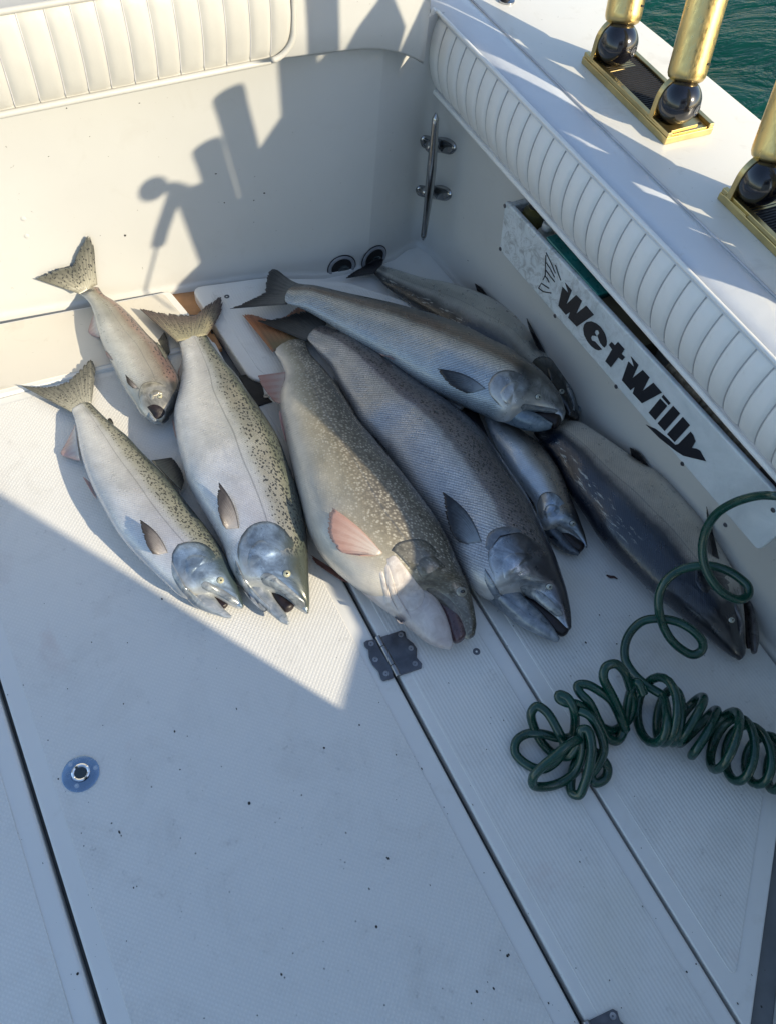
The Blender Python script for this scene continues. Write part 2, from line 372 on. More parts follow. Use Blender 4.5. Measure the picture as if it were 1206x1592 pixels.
# gunwale: flat top, outer edge and hull side
V=[];Fc=[]; ys=[-1.6,-.8,0,.5,1.0,1.4,1.8,2.4]
def xout(y): return 1.54 if y<1.6 else 1.54-.05*(y-1.6)
def xseam(y): return 1.170+.014*(y/1.5)
prof=lambda y:[(xseam(y)-.09,GZ-.05),(xseam(y)-.02,GZ-.012),(xseam(y)-.004,GZ-.0015),(xseam(y)+.006,GZ),(xout(y)-.022,GZ),(xout(y)-.006,GZ-.003),(xout(y),GZ-.012),(xout(y)+.006,GZ-.03),(xout(y)-.01,GZ-.06),(xout(y)-.05,-.9)]
for y in ys:
    for x,z in prof(y): V.append((x*K,y*K,z))
m=10
for i in range(len(ys)-1):
    for k in range(m-1): Fc.append((i*m+k,(i+1)*m+k,(i+1)*m+k+1,i*m+k+1))
o = mesh('gunwale', V, [f[::-1] for f in Fc], M_gelgun, None, True); o['kind']='structure'
ed = o.modifiers.new('s','EDGE_SPLIT'); ed.split_angle = 1.0
# ------------------------------------------------------------------ padded bolster along the gunwale
BX = 1.088*K
sm_=None
bol = empty('padded_bolster', (BX,.8*K,.46*K), 'long white channelled vinyl bolster hanging along the inside of the gunwale', 'bolster')
def bprof(n=13, bulge=1.0):
    zt,zb = .652*K,.468*K; out=[]
    for i in range(n):
        t=i/(n-1); z = zt+(zb-zt)*t; x = -.030*math.sin(math.pi*min(1,t*.92+.08))**.8*K
        out.append((x+.012*K*t, z))
    return out
bp = bprof(); cw = .0452*K
def chan(end=False):
    V=[];Fc=[];ny=9
    for j in range(ny):
        s=j/(ny-1)*2-1; pf=(1-abs(s)**4.5); yy=s*cw/2*.985
        for i,(x,z) in enumerate(bp):
            t=i/(len(bp)-1); ed=min(1,t*7,(1-t)*7)
            V.append((x-.0055*pf*ed**.5+.0035, yy+ .006*math.sin(math.pi*t)*0, z))
    m=len(bp)
    for j in range(ny-1):
        for i in range(m-1): Fc.append((j*m+i,j*m+i+1,(j+1)*m+i+1,(j+1)*m+i))
    return V,Fc
cv,cf = chan()
def bxy(y): return BX+(y-.8*K)*.012
first=None; ytopb=1.672*K; k=0
y = ytopb
while y > -.35:
    yy = y-cw/2
    if first is None:
        first = mesh('channel', cv, cf, M_vinyl2, None, True); ob=first; COL.objects.unlink(ob)
    else: ob = first.copy()
    COL.objects.link(ob); ob.parent=bol; ob.location = Vector((bxy(yy),yy,0))-bol.location; ob.rotation_euler.z = -math.atan((bxy(yy+.01)-bxy(yy-.01))/.02)
    if sm_ is None:
        sm_ = tube('seam_thread', [(x+.0022,-cw/2,z) for x,z in bp], .0010, M_seam, None, 6); os_=sm_; COL.objects.unlink(os_)
    else: os_=sm_.copy()
    COL.objects.link(os_); os_.parent=bol; os_.location=ob.location; os_.rotation_euler=ob.rotation_euler
    y -= cw; k+=1
for nm,z,xo,r in (('piping',.466*K,.006,.0055),('piping',.655*K,-.012,.0042)):
    pts=[(bxy(yy)+xo*K,yy,z) for yy in np.linspace(-.35,ytopb,60)]
    if z<.5*K:
        xe=bxy(ytopb); pts += [(xe-.012,ytopb+.010,.478*K),(xe-.018,ytopb+.018,.51*K),(xe-.020,ytopb+.020,.56*K),(xe-.018,ytopb+.018,.62*K),(xe-.010,ytopb+.010,.655*K)]
    tube(nm, pts, r, M_vinyl2, bol, 10)
# rounded end piece and backing
V=[];Fc=[]
for j in range(7):
    a=j/6*math.pi/2
    for (x,z) in bp: V.append((bxy(ytopb)+x*math.cos(a)+.004*math.sin(a), ytopb+.020*math.sin(a)*(1-abs((z-.56*K)/(.13*K))**4*.5)-.0, z))
m=len(bp)
for j in range(6):
    for i in range(m-1): Fc.append((j*m+i,j*m+i+1,(j+1)*m+i+1,(j+1)*m+i))
mesh('end_panel', V, Fc, M_vinyl2, bol, True)
V=[(bxy(0)+.007,-.35,.468*K),(bxy(ytopb)+.007,ytopb,.468*K),(bxy(ytopb)+.007,ytopb,.65*K),(bxy(0)+.007,-.35,.65*K)]
prism('backing_board', [(bxy(-.35)+.004,-.35),(bxy(-.35)+.05,-.35),(BX+.05,ytopb+.01),(bxy(ytopb)+.006,ytopb+.006),(bxy(1.52*K)+.006,1.52*K),(bxy(1.40*K)+.006,1.40*K)], .462*K, .645*K, M_seam, bol, bevel=0)
# sloping top pad between the bolster and the gunwale seam
pad = empty('gunwale_pad', (1.13*K,.8*K,GZ-.01), 'smooth pale blue grey vinyl pad on top of the gunwale between bolster and seam', 'pad')
V=[];Fc=[];pys=np.linspace(-.9,1.95,28)
for y in pys:
    x0=(BX+(y*K-.8*K)*.012)/K-.012; x1=xseam(y)-.003
    for t,dz in ((0,-.007),(.05,-.0005),(.35,.004),(.7,.0045),(.93,.003),(.99,.0),(1.0,-.006)):
        V.append(((x0+(x1-x0)*t)*K, y*K, .653*K+(GZ-.655*K)*t+dz))
for i in range(len(pys)-1):
    for k2 in range(6): Fc.append((i*7+k2,i*7+k2+1,(i+1)*7+k2+1,(i+1)*7+k2))
mesh('vinyl_cover', V, Fc, M_pad, pad, True)
tube('seam', [(xseam(y)*K,y*K,GZ+.0005) for y in pys], .0022, M_seam, pad, 6)
# ------------------------------------------------------------------ stern cushion
YC = 1.575*K
c0 = aty(0,178,YC); c1 = aty(330,112,YC)
cu = empty('stern_cushion', aty(200,140,YC), 'cream channelled vinyl cushion on the stern coaming, top left', 'cushion')
slope_z = (c1.z-c0.z)/(c1.x-c0.x)
xr = aty(456,60,YC).x; zt0 = aty(0,22,YC).z; zb0 = c0.z
def cwidth(): return (aty(208,118,YC).x-aty(102,140,YC).x)/2.6
chx = [aty(u,v,YC).x for u,v in ((24,164),(64,158),(104,151),(141,146),(176,140),(213,133),(249,127),(284,121),(320,114),(355,108),(391,98),(422,90))]
xs = [chx[0]-.052*i for i in range(9,0,-1)]+chx+[xr-.006]
yo = lambda x: (x-.2)*-.16
def cz_b(x): return zb0+(x-c0.x)*slope_z
htot = zt0-zb0
def corner(x):
    d = xr-x; r=.042
    return 0 if d>r else r-math.sqrt(max(0,r*r-(r-d)**2))
for a,b in zip(xs[:-1],xs[1:]):
    V=[];Fc=[];nx_=9;nz=15
    for i in range(nx_):
        s=i/(nx_-1); x=a+(b-a)*(.006+.988*s); ss=2*s-1; pf=1-abs(ss)**4
        lo = cz_b(x)+corner(x)+.004; hi = cz_b(x)+htot-corner(x)*.8-.003
        for j in range(nz):
            t=j/(nz-1); z=lo+(hi-lo)*t; ed=min(1,t*8,(1-t)*8)**.5
            bul = .010*math.sin(math.pi*t)+.0038*pf*ed
            V.append((x+.010*(t-.5)*0, YC+yo(x)*.0-bul+.004+ (.05*t*t*0), z))
    for i in range(nx_-1):
        for j in range(nz-1): Fc.append((i*nz+j,(i+1)*nz+j,(i+1)*nz+j+1,i*nz+j+1))
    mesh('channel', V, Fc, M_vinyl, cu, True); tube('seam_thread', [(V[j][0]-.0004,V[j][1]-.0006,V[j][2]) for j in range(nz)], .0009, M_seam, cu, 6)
pts=[(x,YC-.002,cz_b(x)) for x in np.linspace(xs[0],xr-.045,24)]
for k3 in range(9):
    a=k3/8*math.pi/2; pts.append((xr-.045+.045*math.sin(a), YC-.002, cz_b(xr)+.045-.045*math.cos(a)))
zc_ = cz_b(xr)+htot
for k3 in range(9):
    a=k3/8*math.pi/2; pts.append((xr-.035+.035*math.cos(a), YC-.002, zc_-.035+.035*math.sin(a)))
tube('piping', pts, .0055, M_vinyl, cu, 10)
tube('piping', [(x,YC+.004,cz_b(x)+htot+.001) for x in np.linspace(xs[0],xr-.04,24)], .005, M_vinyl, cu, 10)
V=[(xs[0],YC+.003,cz_b(xs[0])),(xr,YC+.003,cz_b(xr)),(xr,YC+.003,zc_),(xs[0],YC+.003,cz_b(xs[0])+htot),(xs[0],YC+.075,cz_b(xs[0])),(xr,YC+.075,cz_b(xr)),(xr,YC+.075,zc_),(xs[0],YC+.075,cz_b(xs[0])+htot)]
# shell with rounded right end
def shell_pts(): 
    L=[(xs[0],cz_b(xs[0]))]+[(xr-.045+.045*math.sin(a),cz_b(xr)+.045-.045*math.cos(a)) for a in np.linspace(0,math.pi/2,7)]+[(xr-.035+.035*math.cos(a),zc_-.035+.035*math.sin(a)) for a in np.linspace(0,math.pi/2,7)]+[(xs[0],cz_b(xs[0])+htot)]
    return L
L=shell_pts(); n=len(L); V=[(x,YC+.003,z) for x,z in L]+[(x,YC+.085,z) for x,z in L]
Fc=[tuple(range(n)),tuple(range(2*n-1,n-1,-1))]+[(i,i+n,(i+1)%n+n,(i+1)%n) for i in range(n)]
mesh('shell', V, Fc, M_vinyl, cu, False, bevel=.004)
# ------------------------------------------------------------------ cabin bulkhead that throws the shade on the lower left
cb = empty('cabin_bulkhead', (.4*K,-.85*K,0), 'white cabin bulkhead at the forward end of the cockpit', 'bulkhead', kind='structure')
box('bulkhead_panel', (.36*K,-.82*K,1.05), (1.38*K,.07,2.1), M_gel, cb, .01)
box('bulkhead_window_frame', (.36*K,-.775*K,1.45), (.7,.02,.5), M_black, cb, .01)
segs = [(Vector((a[0]*K,a[1]*K,0)),Vector((b[0]*K,b[1]*K,0))) for a,b in zip(wp[:-1],wp[1:])]
def wallhit(u,v):
    d = Vector(ray(u,v)); best=None
    for a,b in segs:
        e = b-a; den = d.x*e.y-d.y*e.x
        if abs(den)<1e-9: continue
        t = (a.x*e.y-a.y*e.x)/den; s = (a.x*d.y-a.y*d.x)/den
        if t>0 and -.001<=s<=1.001 and (best is None or t<best[0]): best=(t, Vector((e.y,-e.x,0)).normalized())
    return Vector(CAM)+d*best[0], best[1]
# ================================================================== FISH
def skin(name, back, side, belly, pale=(.55,.56,.57), spots='dark', spot_v=.35, back_v=.62, tint=(.50,.44,.55), tint2=(.35,.46,.56), tint_amt=.35, head=(.16,.21,.27), uh=.80, metal=.35, edge=.16, scale_amt=.25, warm=None, scrape=0, seed=0.0, spot_n=105, stops=None, rowk=62.0, violet=0.0):
    t = NT(name)
    uv = t.n('UVMap', uv_map='fc').outputs[0]; fm = t.n('UVMap', uv_map='fm').outputs[0]
    s = t.n('SeparateXYZ',{0:uv}); u,v = s.outputs[0],s.outputs[1]
    off = t.n('VectorMath',{0:fm,1:(seed,seed*1.7,0)}).outputs[0]
    n1 = t.noise(9,off,5,.6); n2 = t.noise(45,off,4,.65)
    vv = t.math('ADD', v, t.math('MULTIPLY', t.math('SUBTRACT', n1,.5), .22)); vv = t.math('ADD', vv, t.math('MULTIPLY', t.math('SUBTRACT', n2,.5), .16))
    x = t.math('MULTIPLY_ADD', vv, .5, .5); b = .5+back_v*.5
    c = t.ramp(x,[(0,belly),(.25,belly),(.42,pale),(max(.45,b-edge),side),(b,tuple((p*.6+q*.4) for p,q in zip(back,side))),(min(.995,b+edge*.7),back)])
    if stops: c = t.ramp(x,[(v_*.5+.5,c_) for v_,c_ in stops])
    # iridescence bands
    bandn = t.noise(5,t.n('VectorMath',{0:off,1:(.4,3,1)},operation='MULTIPLY').outputs[0],3)
    m = t.math('MULTIPLY', t.ramp(x,[(.3,0.0),(.5,1.0),(b,0.6),(min(.999,b+.15),0.0)]), t.ramp(bandn,[(.42,0.0),(.62,tint_amt)]))
    c = t.mix(m, c, tint)
    m = t.math('MULTIPLY', t.ramp(x,[(.15,0.0),(.4,1.0),(.6,.3),(.8,0.0)]), t.ramp(bandn,[(.36,tint_amt),(.5,0.0)]))
    c = t.mix(m, c, tint2)
    if warm:
        m = t.math('MULTIPLY', t.ramp(x,[(max(0,b-.16),0.0),(b-.05,.9),(b+.04,.75),(min(.999,b+.12),0.0)]), t.ramp(t.noise(7,off,3),[(.3,.15),(.55,.7)]))
        c = t.mix(m, c, warm)
    if violet: c = t.mix(t.math('MULTIPLY', t.ramp(u,[(.38,0.0),(.70,violet)]), t.ramp(x,[(.22,.3),(.38,1.0),(.55,1.0),(.68,0.0)])), c, (.36,.36,.52))
    # scales: staggered rows
    mp = t.n('Mapping',{'Vector':fm,'Rotation':(0,0,.62),'Scale':(1.0,1.5,1.0)}).outputs[0]
    vo = t.n('TexVoronoi',{'Vector':mp,'Scale':235.0,'Randomness':.35}); sd = vo.outputs[0]
    headm = t.ramp(u,[(uh-.03,0.0),(uh+.015,1.0)])
    rimv = t.n('SeparateXYZ',{0:t.n('UVMap', uv_map='rim').outputs[0]})
    headm = t.math('MAXIMUM', headm, rimv.outputs[1])
    body = t.math('SUBTRACT', 1.0, headm)
    sc = t.math('MULTIPLY', body, scale_amt)
    c = t.mix(t.math('MULTIPLY', sc, t.ramp(sd,[(.25,0.0),(.6,1.0)])), c, t.mix(.5, c, (.02,.02,.03)))
    rows = t.n('TexWave',{'Vector':mp,'Scale':rowk,'Distortion':.6,'Detail':1.0}, bands_direction='X').outputs[1]
    c = t.mix(t.math('MULTIPLY', sc, t.ramp(rows,[(.2,.55),(.6,0.0)])), c, (.06,.07,.09))
    # lateral line
    ll = t.math('ABSOLUTE', t.math('SUBTRACT', v, .10))
    c = t.mix(t.math('MULTIPLY', t.ramp(ll,[(.006,.5),(.022,0.0)]), body), c, (.12,.13,.14))
    if spots == 'dark':
        sv = t.n('TexVoronoi',{'Vector':t.n('VectorMath',{0:off,1:(.8,1.0,1)},operation='MULTIPLY').outputs[0],'Scale':float(spot_n),'Randomness':1.0})
        thr = t.math('MULTIPLY', t.ramp(v,[(0,0.0),(.5+spot_v*.5-.06,0.0),(.5+spot_v*.5+.10,.25),(1,.36)]),1.0)
        # ramp works on 0..1, remap v
        x2 = t.math('MULTIPLY_ADD', v, .5, .5)
        lo = .5+spot_v*.5
        thr = t.ramp(x2,[(lo-.10,0.0),(lo+.03,.36),(min(.99,lo+.2),.46)])
        thr = t.math('MULTIPLY', thr, t.ramp(t.noise(150,off,2),[(.35,.45),(.6,1.25)]))
        m = t.math('LESS_THAN', sv.outputs[0], thr)
        c = t.mix(t.math('MULTIPLY', m, .88), c, (.018,.02,.02))
    elif spots == 'pale':
        nd = t.n('VectorMath',{0:off,1:t.n('TexNoise',{'Vector':off,'Scale':60.0}).outputs[1]}); 
        wv = t.n('Mix',{0:.006}, data_type='VECTOR'); 
        sv = t.n('TexVoronoi',{'Vector':off,'Scale':float(spot_n),'Randomness':.85}).outputs[0]
        x2 = t.math('MULTIPLY_ADD', v, .5, .5)
        m = t.math('MULTIPLY', t.ramp(sv,[(.22,1.0),(.42,0.0)]), t.ramp(x2,[(.06,0.0),(.24,.95),(1,.75)]))
        m = t.math('MULTIPLY', m, t.ramp(n2,[(.35,.55),(.6,1.0)]))
        c = t.mix(m, c, (.60,.56,.46))
        c = t.mix(t.math('MULTIPLY', t.ramp(sv,[(.45,0.0),(.7,.5)]), t.ramp(x2,[(.3,0.0),(.6,1.0)])), c, (.05,.045,.035))
    # head tone
    rim = t.n('SeparateXYZ',{0:t.n('UVMap', uv_map='rim').outputs[0]}).outputs[0]
    hn = t.noise(26,off,6,.62,1.2); hn2 = t.noise(110,off,4,.7,.5)
    hc = t.ramp(hn,[(.30,tuple(q*.50 for q in head)),(.48,head),(.66,tuple(min(1,q*1.9) for q in head))])
    hc = t.mix(t.ramp(hn2,[(.45,0.0),(.75,.45)]), hc, tuple(q*.45 for q in head))
    hc = t.mix(t.math('MULTIPLY', t.ramp(x,[(.05,.9),(.30,0.0)]), 1.0), hc, pale); hc = t.mix(t.ramp(x,[(b-.20,0.0),(b+.0,.85),(b+.12,.97)]), hc, tuple(q*.6 for q in back))
    if spots == 'pale':
        hc = t.mix(t.ramp(t.n('TexVoronoi',{'Vector':off,'Scale':190.0}).outputs[0],[(.2,.45),(.45,0.0)]), hc, (.36,.34,.28))
    c = t.mix(headm, c, hc)
    c = t.mix(t.ramp(rim,[(.86,0.0),(.94,.6),(1,.92)]), c, (.02,.024,.03))
    if scrape:
        sm = t.math('MULTIPLY', t.ramp(t.noise(120,t.n('VectorMath',{0:off,1:(.25,1,1)},operation='MULTIPLY').outputs[0],4,.7),[(.56,0.0),(.60,.9)]), t.math('MULTIPLY', t.ramp(x,[(.80,0.0),(.84,1.0),(.93,1.0),(.96,0.0)]), t.ramp(u,[(.02,1.0),(.42,1.0),(.5,0.0)])))
        c = t.mix(sm, c, (.40,.41,.38))
    c = t.mix(1.0, c, t.ramp(t.noise(24,off,5,.65,.4),[(.28,(.84,.84,.84)),(.72,(1.12,1.12,1.12))]), 'MULTIPLY')
    wb = t.bump(t.noise(85,off,4,.65),.45,.0016)
    t.set(Coat_Normal=wb)
    t.set(Base_Color=c, Metallic=t.math('MULTIPLY', t.ramp(x,[(.02,metal*.35),(.34,metal),(min(.97,b-.02),metal*.9),(min(.999,b+.15),.10)]), t.ramp(n1,[(.25,.75),(.6,1.0)])), Roughness=t.ramp(n2,[(.3,.24),(.7,.38)]), Coat_Weight=.9, Coat_Roughness=.07)
    h = t.math('MULTIPLY', t.math('ADD', t.math('MULTIPLY', sd,-1.0), t.math('MULTIPLY', rows,.5)), body)
    t.set(Normal=t.bump(h,.25+.35*scale_amt,.0011,t.bump(n2,.25,.0025))); return t.m
def platemat(name, a, b, rough=.28, metal=.45, pale=False, dark=(.03,.035,.04)):
    t = NT(name); o = t.gen(); uv = t.n('UVMap', uv_map='fc').outputs[0]; s = t.n('SeparateXYZ',{0:uv}); r = s.outputs[0]
    n = t.noise(42,o,6,.62,1.6); n2 = t.noise(16,o,3)
    c = t.ramp(n,[(.32,a),(.55,tuple((p+q)/2 for p,q in zip(a,b))),(.72,b)])
    if pale:
        c = t.mix(t.ramp(t.n('TexVoronoi',{'Vector':o,'Scale':190.0}).outputs[0],[(.22,.55),(.45,0.0)]), c, (.36,.34,.28))
    c = t.mix(t.ramp(n2,[(.35,0.0),(.7,.35)]), c, dark); c = t.mix(t.ramp(r,[(.93,0.0),(.985,.85)]), c, dark)
    t.set(Base_Color=c, Metallic=metal, Roughness=t.ramp(n,[(.3,rough*.8),(.7,rough*1.5)]), Coat_Weight=.5, Coat_Roughness=.1)
    t.set(Normal=t.bump(n,.4,.002)); return t.m
def finmat(name, root, tip, ray=(.02,.02,.02), spot=0, rays=26, alpha=.0, rim=None):
    t = NT(name); uv = t.n('UVMap', uv_map='fc').outputs[0]; s = t.n('SeparateXYZ',{0:uv}); i,j = s.outputs[0],s.outputs[1]
    o = t.gen(); n = t.noise(50,o,4,.7)
    jw = t.math('ADD', j, t.math('MULTIPLY', t.math('SUBTRACT',t.noise(4,uv,2),.5), .06))
    w_ = t.n('TexWave',{'Vector':t.n('CombineXYZ',{0:jw,1:0.0,2:0.0}).outputs[0],'Scale':rays/3.14*.5,'Distortion':0.0}, bands_direction='X').outputs[1]
    ii = t.math('ADD', i, t.math('MULTIPLY', t.math('SUBTRACT',n,.5), .35))
    c = t.mix(t.ramp(ii,[(.15,0.0),(.85,1.0)]), root, tip)
    c = t.mix(t.math('MULTIPLY', t.ramp(w_,[(.25,.42),(.6,0.0)]), t.math('MULTIPLY', t.ramp(i,[(.05,.2),(.4,1.0)]), t.ramp(n,[(.35,.3),(.65,1.0)]))), c, ray)
    if spot:
        sv = t.n('TexVoronoi',{'Vector':t.n('VectorMath',{0:o,1:(1,1,.6)},operation='MULTIPLY').outputs[0],'Scale':190.0}).outputs[0]
        c = t.mix(t.math('MULTIPLY', t.ramp(sv,[(.22,1.0),(.34,0.0)]), t.ramp(i,[(.1,.3),(.3,.9)])), c, (.015,.015,.02))
    c = t.mix(t.ramp(t.math('ABSOLUTE', t.math('SUBTRACT', j, .5)),[(.40,0.0),(.49,.7)]), c, tip)
    if rim:
        c = t.mix(t.math('MULTIPLY', t.ramp(j,[(.0,1.0),(.06,0.0)]),.9), c, rim)
    t.set(Base_Color=c, Roughness=.38, Coat_Weight=.35, Coat_Roughness=.15, Specular_IOR_Level=.4)
    t.set(Normal=t.bump(w_,.3,.0009)); return t.m
M_mouth = simple('fish_mouth_dark',(.010,.005,.006),.5,0,.6,60,.9,120,coat=.1)
M_mouthp = simple('trout_mouth_plum',(.085,.045,.05),.3,0,.35,40,.6,120,coat=.6)
M_jaw = platemat('silver_jaw',(.20,.24,.28),(.58,.60,.62),.3,.35); M_jawdk = platemat('dark_jaw',(.03,.04,.055),(.16,.19,.23),.3,.3)
M_gill = platemat('blue_silver_gill_plate',(.14,.20,.30),(.50,.54,.60)); M_gillw = platemat('warm_silver_gill_plate',(.34,.31,.24),(.62,.60,.50),.35,.3)
M_gilldk = platemat('dark_gill_plate',(.05,.065,.085),(.26,.29,.33)); M_gillt = platemat('trout_gill_plate',(.045,.042,.035),(.14,.13,.11),.35,.1,pale=True)
M_throat = platemat('trout_throat_white',(.50,.44,.40),(.74,.70,.66),.4,0,dark=(.30,.26,.26)); M_lip = platemat('jaw_lip',(.13,.15,.17),(.50,.53,.54),.3,.35)
M_lipt = platemat('trout_lip',(.10,.09,.07),(.30,.27,.23),.35,.1); M_jawt = platemat('trout_pale_jaw',(.46,.42,.40),(.66,.62,.60),.4,0,dark=(.32,.22,.22))
def eyemat(name, iris, rim=(.03,.03,.03)):
    t = NT(name); uv = t.n('UVMap', uv_map='fc').outputs[0]; r = t.n('SeparateXYZ',{0:uv}).outputs[0]
    t.set(Base_Color=t.ramp(r,[(.0,iris),(.62,tuple(x*.7 for x in iris)),(.86,iris),(.93,rim)]), Roughness=.08, Coat_Weight=1.0, Metallic=.2); return t.m
M_eye = eyemat('iris_pale_gold',(.62,.60,.42)); M_eyes = eyemat('iris_silver',(.50,.52,.46)); M_eyet = eyemat('iris_trout',(.36,.33,.26),(.42,.40,.34))
M_pupil = simple('pupil',(.004,.004,.005),.06,0,.1,5,0,coat=1)

class Fish: pass
def loft(pairs, z0, kt, n=150, m=56, capa=3, capb=4, ztop=None, cexp=.85, zmix=.45, zabs=None, roll=0.0, lump=0.0):
    """rings between dorsal and ventral outline, each set at its own height above the deck"""
    pr = crom([(*a,*b) for a,b in pairs], n*3); d = np.r_[0,np.cumsum(np.linalg.norm(np.diff((pr[:,:2]+pr[:,2:])/2,axis=0),axis=1))]
    pr = np.stack([np.interp(np.linspace(0,d[-1],n), d, pr[:,k]) for k in range(4)],1)
    us = np.linspace(0,1,n)
    z0a = np.interp(us, np.linspace(0,1,len(z0)), z0) if isinstance(z0,(list,tuple)) else np.full(n,z0)
    kta = np.interp(us, np.linspace(0,1,len(kt)), kt) if isinstance(kt,(list,tuple)) else np.full(n,kt)
    zc = z0a+.03
    for _ in range(3):
        D = np.array([at(p[0],p[1],z) for p,z in zip(pr,zc)]); W = np.array([at(p[2],p[3],z) for p,z in zip(pr,zc)])
        hw = np.linalg.norm(D-W,axis=1)/2; th = hw*kta
        th = th*np.clip(.30+us/.07,0,1); k_ = np.ones(9)/9; th = np.convolve(np.pad(th,4,'edge'),k_,'valid')
        zc = z0a+th*(1-zmix)+th.max()*zmix if zabs is None else (np.array([zabs(u) for u in us]))
    C = (D+W)/2; S = (D-W)/2*.985
    T = np.gradient(C,axis=0); T/= np.linalg.norm(T,axis=1)[:,None]
    # rounded ends
    def ring(c,s,t,k): return c,s*k,t*k
    R=[]
    w0,w1 = hw[0],hw[-1]
    for i in range(capa,0,-1):
        a=i/capa*math.pi/2; R.append((C[0]-T[0]*math.sin(a)*w0*.5, S[0]*math.cos(a), th[0]*math.cos(a)+1e-5, 0))
    for i in range(n): R.append((C[i],S[i],th[i],us[i]))
    for i in range(1,capb+1):
        a=i/capb*math.pi/2; R.append((C[-1]+T[-1]*math.sin(a)*w1*.55, S[-1]*math.cos(a), th[-1]*math.cos(a)+1e-5, 1))
    V=[];U=[];U2=[];arc=0;pc=None
    for (c,s,t_,u) in R:
        if pc is not None: arc += np.linalg.norm(c-pc)
        pc=c; sw=np.linalg.norm(s)
        for k in range(m):
            a = 2*math.pi*k/m          # 0 = top, pi/2 = dorsal
            sn,cs = math.sin(a),math.cos(a)
            lz = abs(cs)**cexp*(1 if cs>0 else -1)
            p = c+s*sn+np.array([0,0,1])*t_*lz
            if lump: p = p+np.array([0,0,1])*lump*math.sin(arc*55+3*sn)*cs
            p[2] = max(p[2], .0012)
            V.append(p)
            aa = a+roll; aa = (aa+math.pi)%(2*math.pi)-math.pi
            v = math.sin(aa)
            U.append((u,v)); U2.append((arc, (a if a<math.pi/2 else (math.pi-a if a<1.5*math.pi else a-2*math.pi))*sw*.95))
    N=len(R); Fc=[]
    for i in range(N-1):
        for k in range(m): Fc.append((i*m+k,(i+1)*m+k,(i+1)*m+(k+1)%m,i*m+(k+1)%m))
    Fc.append(tuple(range(m))); Fc.append(tuple(range((N-1)*m,N*m))[::-1])
    f = Fish(); f.V=V; f.F=Fc; f.U=U; f.U2=U2; f.C=C; f.S=S; f.th=th; f.zc=zc; f.us=us
    # orientation check
    a_,b_,c_ = (np.array(V[j]) for j in (5*m,6*m,6*m+1)); nrm=np.cross(b_-a_,c_-a_)
    if nrm[2] < 0: f.F=[q[::-1] for q in Fc]
    return f
def cast(bv, u, v, zf=.002):
    d = Vector(ray(u,v)).normalized(); o = Vector(CAM)
    h = bv.ray_cast(o, d) if bv else (None,)*4
    if h[0] is None: p = at(u,v,zf); return p, Vector((0,0,1)), False
    return h[0], h[1], True
def patch(name, bv, poly, h, mat, parent, rings=7, seg=44, dome=False, sink=.0006, power=6, zf=.01, src=None):
    P = [np.array(p,float) for p in poly]; c = sum(P)/len(P)
    loop = crom(P+[P[0]], seg*2)[:-1]; loop = resample(np.vstack([loop,loop[:1]]), seg+1)[:-1]
    V=[];U=[]; rr = list(np.linspace(0,.86,rings-2))+[.94,.985,1.0]; rr=rr[1:]; B=[]
    base,nc,_ = cast(bv,*c,zf)
    dt = None
    if src is not None:
        a0=np.array(px(src.C[0])); a1=np.array(px(src.C[-1])); dt=(a0-a1)/np.linalg.norm(a0-a1)
    def post(q):
        if dt is None: return 1.0
        d=(q-c)/ (np.linalg.norm(q-c)+1e-6); x=min(1,max(0,(float(d@dt)+.30)/.55)); return x*x*(3-2*x)
    def hh(r): return (math.sqrt(max(0,1-r*r)) if dome else (1-r**power))*h-sink
    yy_ = 1.0 if src is not None else 0.0
    V.append(base+nc*(hh(0)*(.6 if src is not None else 1))); U.append((0,yy_)); B.append(base)
    for r in rr:
        for q in loop:
            p2 = c+(q-c)*r; b,nn,ok = cast(bv,*p2,zf)
            if not ok:
                b = Vector(at(*p2, base.z-.004)); nn=nc
            f_=post(q); V.append(b+nn*((hh(r)+sink)*(f_ if r>.5 else f_*(r/.5)+(1-r/.5)*.6)-sink*(1 if f_>.5 else .2)) if src is not None else b+nn*hh(r)); U.append((r*f_**.3,yy_)); B.append(b)
    Fc=[]
    for k in range(seg): Fc.append((0,1+k,1+(k+1)%seg))
    for i in range(len(rr)-1):
        for k in range(seg): Fc.append((1+i*seg+k,1+(i+1)*seg+k,1+(i+1)*seg+(k+1)%seg,1+i*seg+(k+1)%seg))
    a_=(V[1]-V[0]).cross(V[2]-V[0])
    if a_.dot(nc)<0: Fc=[q[::-1] for q in Fc]
    if src is None: return mesh(name, V, Fc, mat, parent, True, uv=U)
    fc=[];fm=[]
    for b in B:
        _,_,fi,_ = bv.find_nearest(b); vs = src.F[fi]; ds=[1/((Vector(src.V[k])-b).length+1e-5) for k in vs]; t=sum(ds)
        fc.append([sum(src.U[k][a]*d for k,d in zip(vs,ds))/t for a in (0,1)]); fm.append([sum(src.U2[k][a]*d for k,d in zip(vs,ds))/t for a in (0,1)])
    o = mesh(name, V, Fc, mat, parent, True, uv=fc, uv2=fm)
    me=o.data; vi = np.zeros(len(me.loops), dtype=np.int32); me.loops.foreach_get('vertex_index', vi)
    l = me.uv_layers.new(name='rim'); l.data.foreach_set('uv', np.array(U,dtype=np.float32)[vi].ravel())
    return o
def disc(u,v,r,ry=None,n=14,rot=0):
    ry = ry or r; return [(u+r*math.cos(a)*math.cos(rot)-ry*math.sin(a)*math.sin(rot), v+r*math.cos(a)*math.sin(rot)+ry*math.sin(a)*math.cos(rot)) for a in np.linspace(0,2*math.pi,n,endpoint=False)]
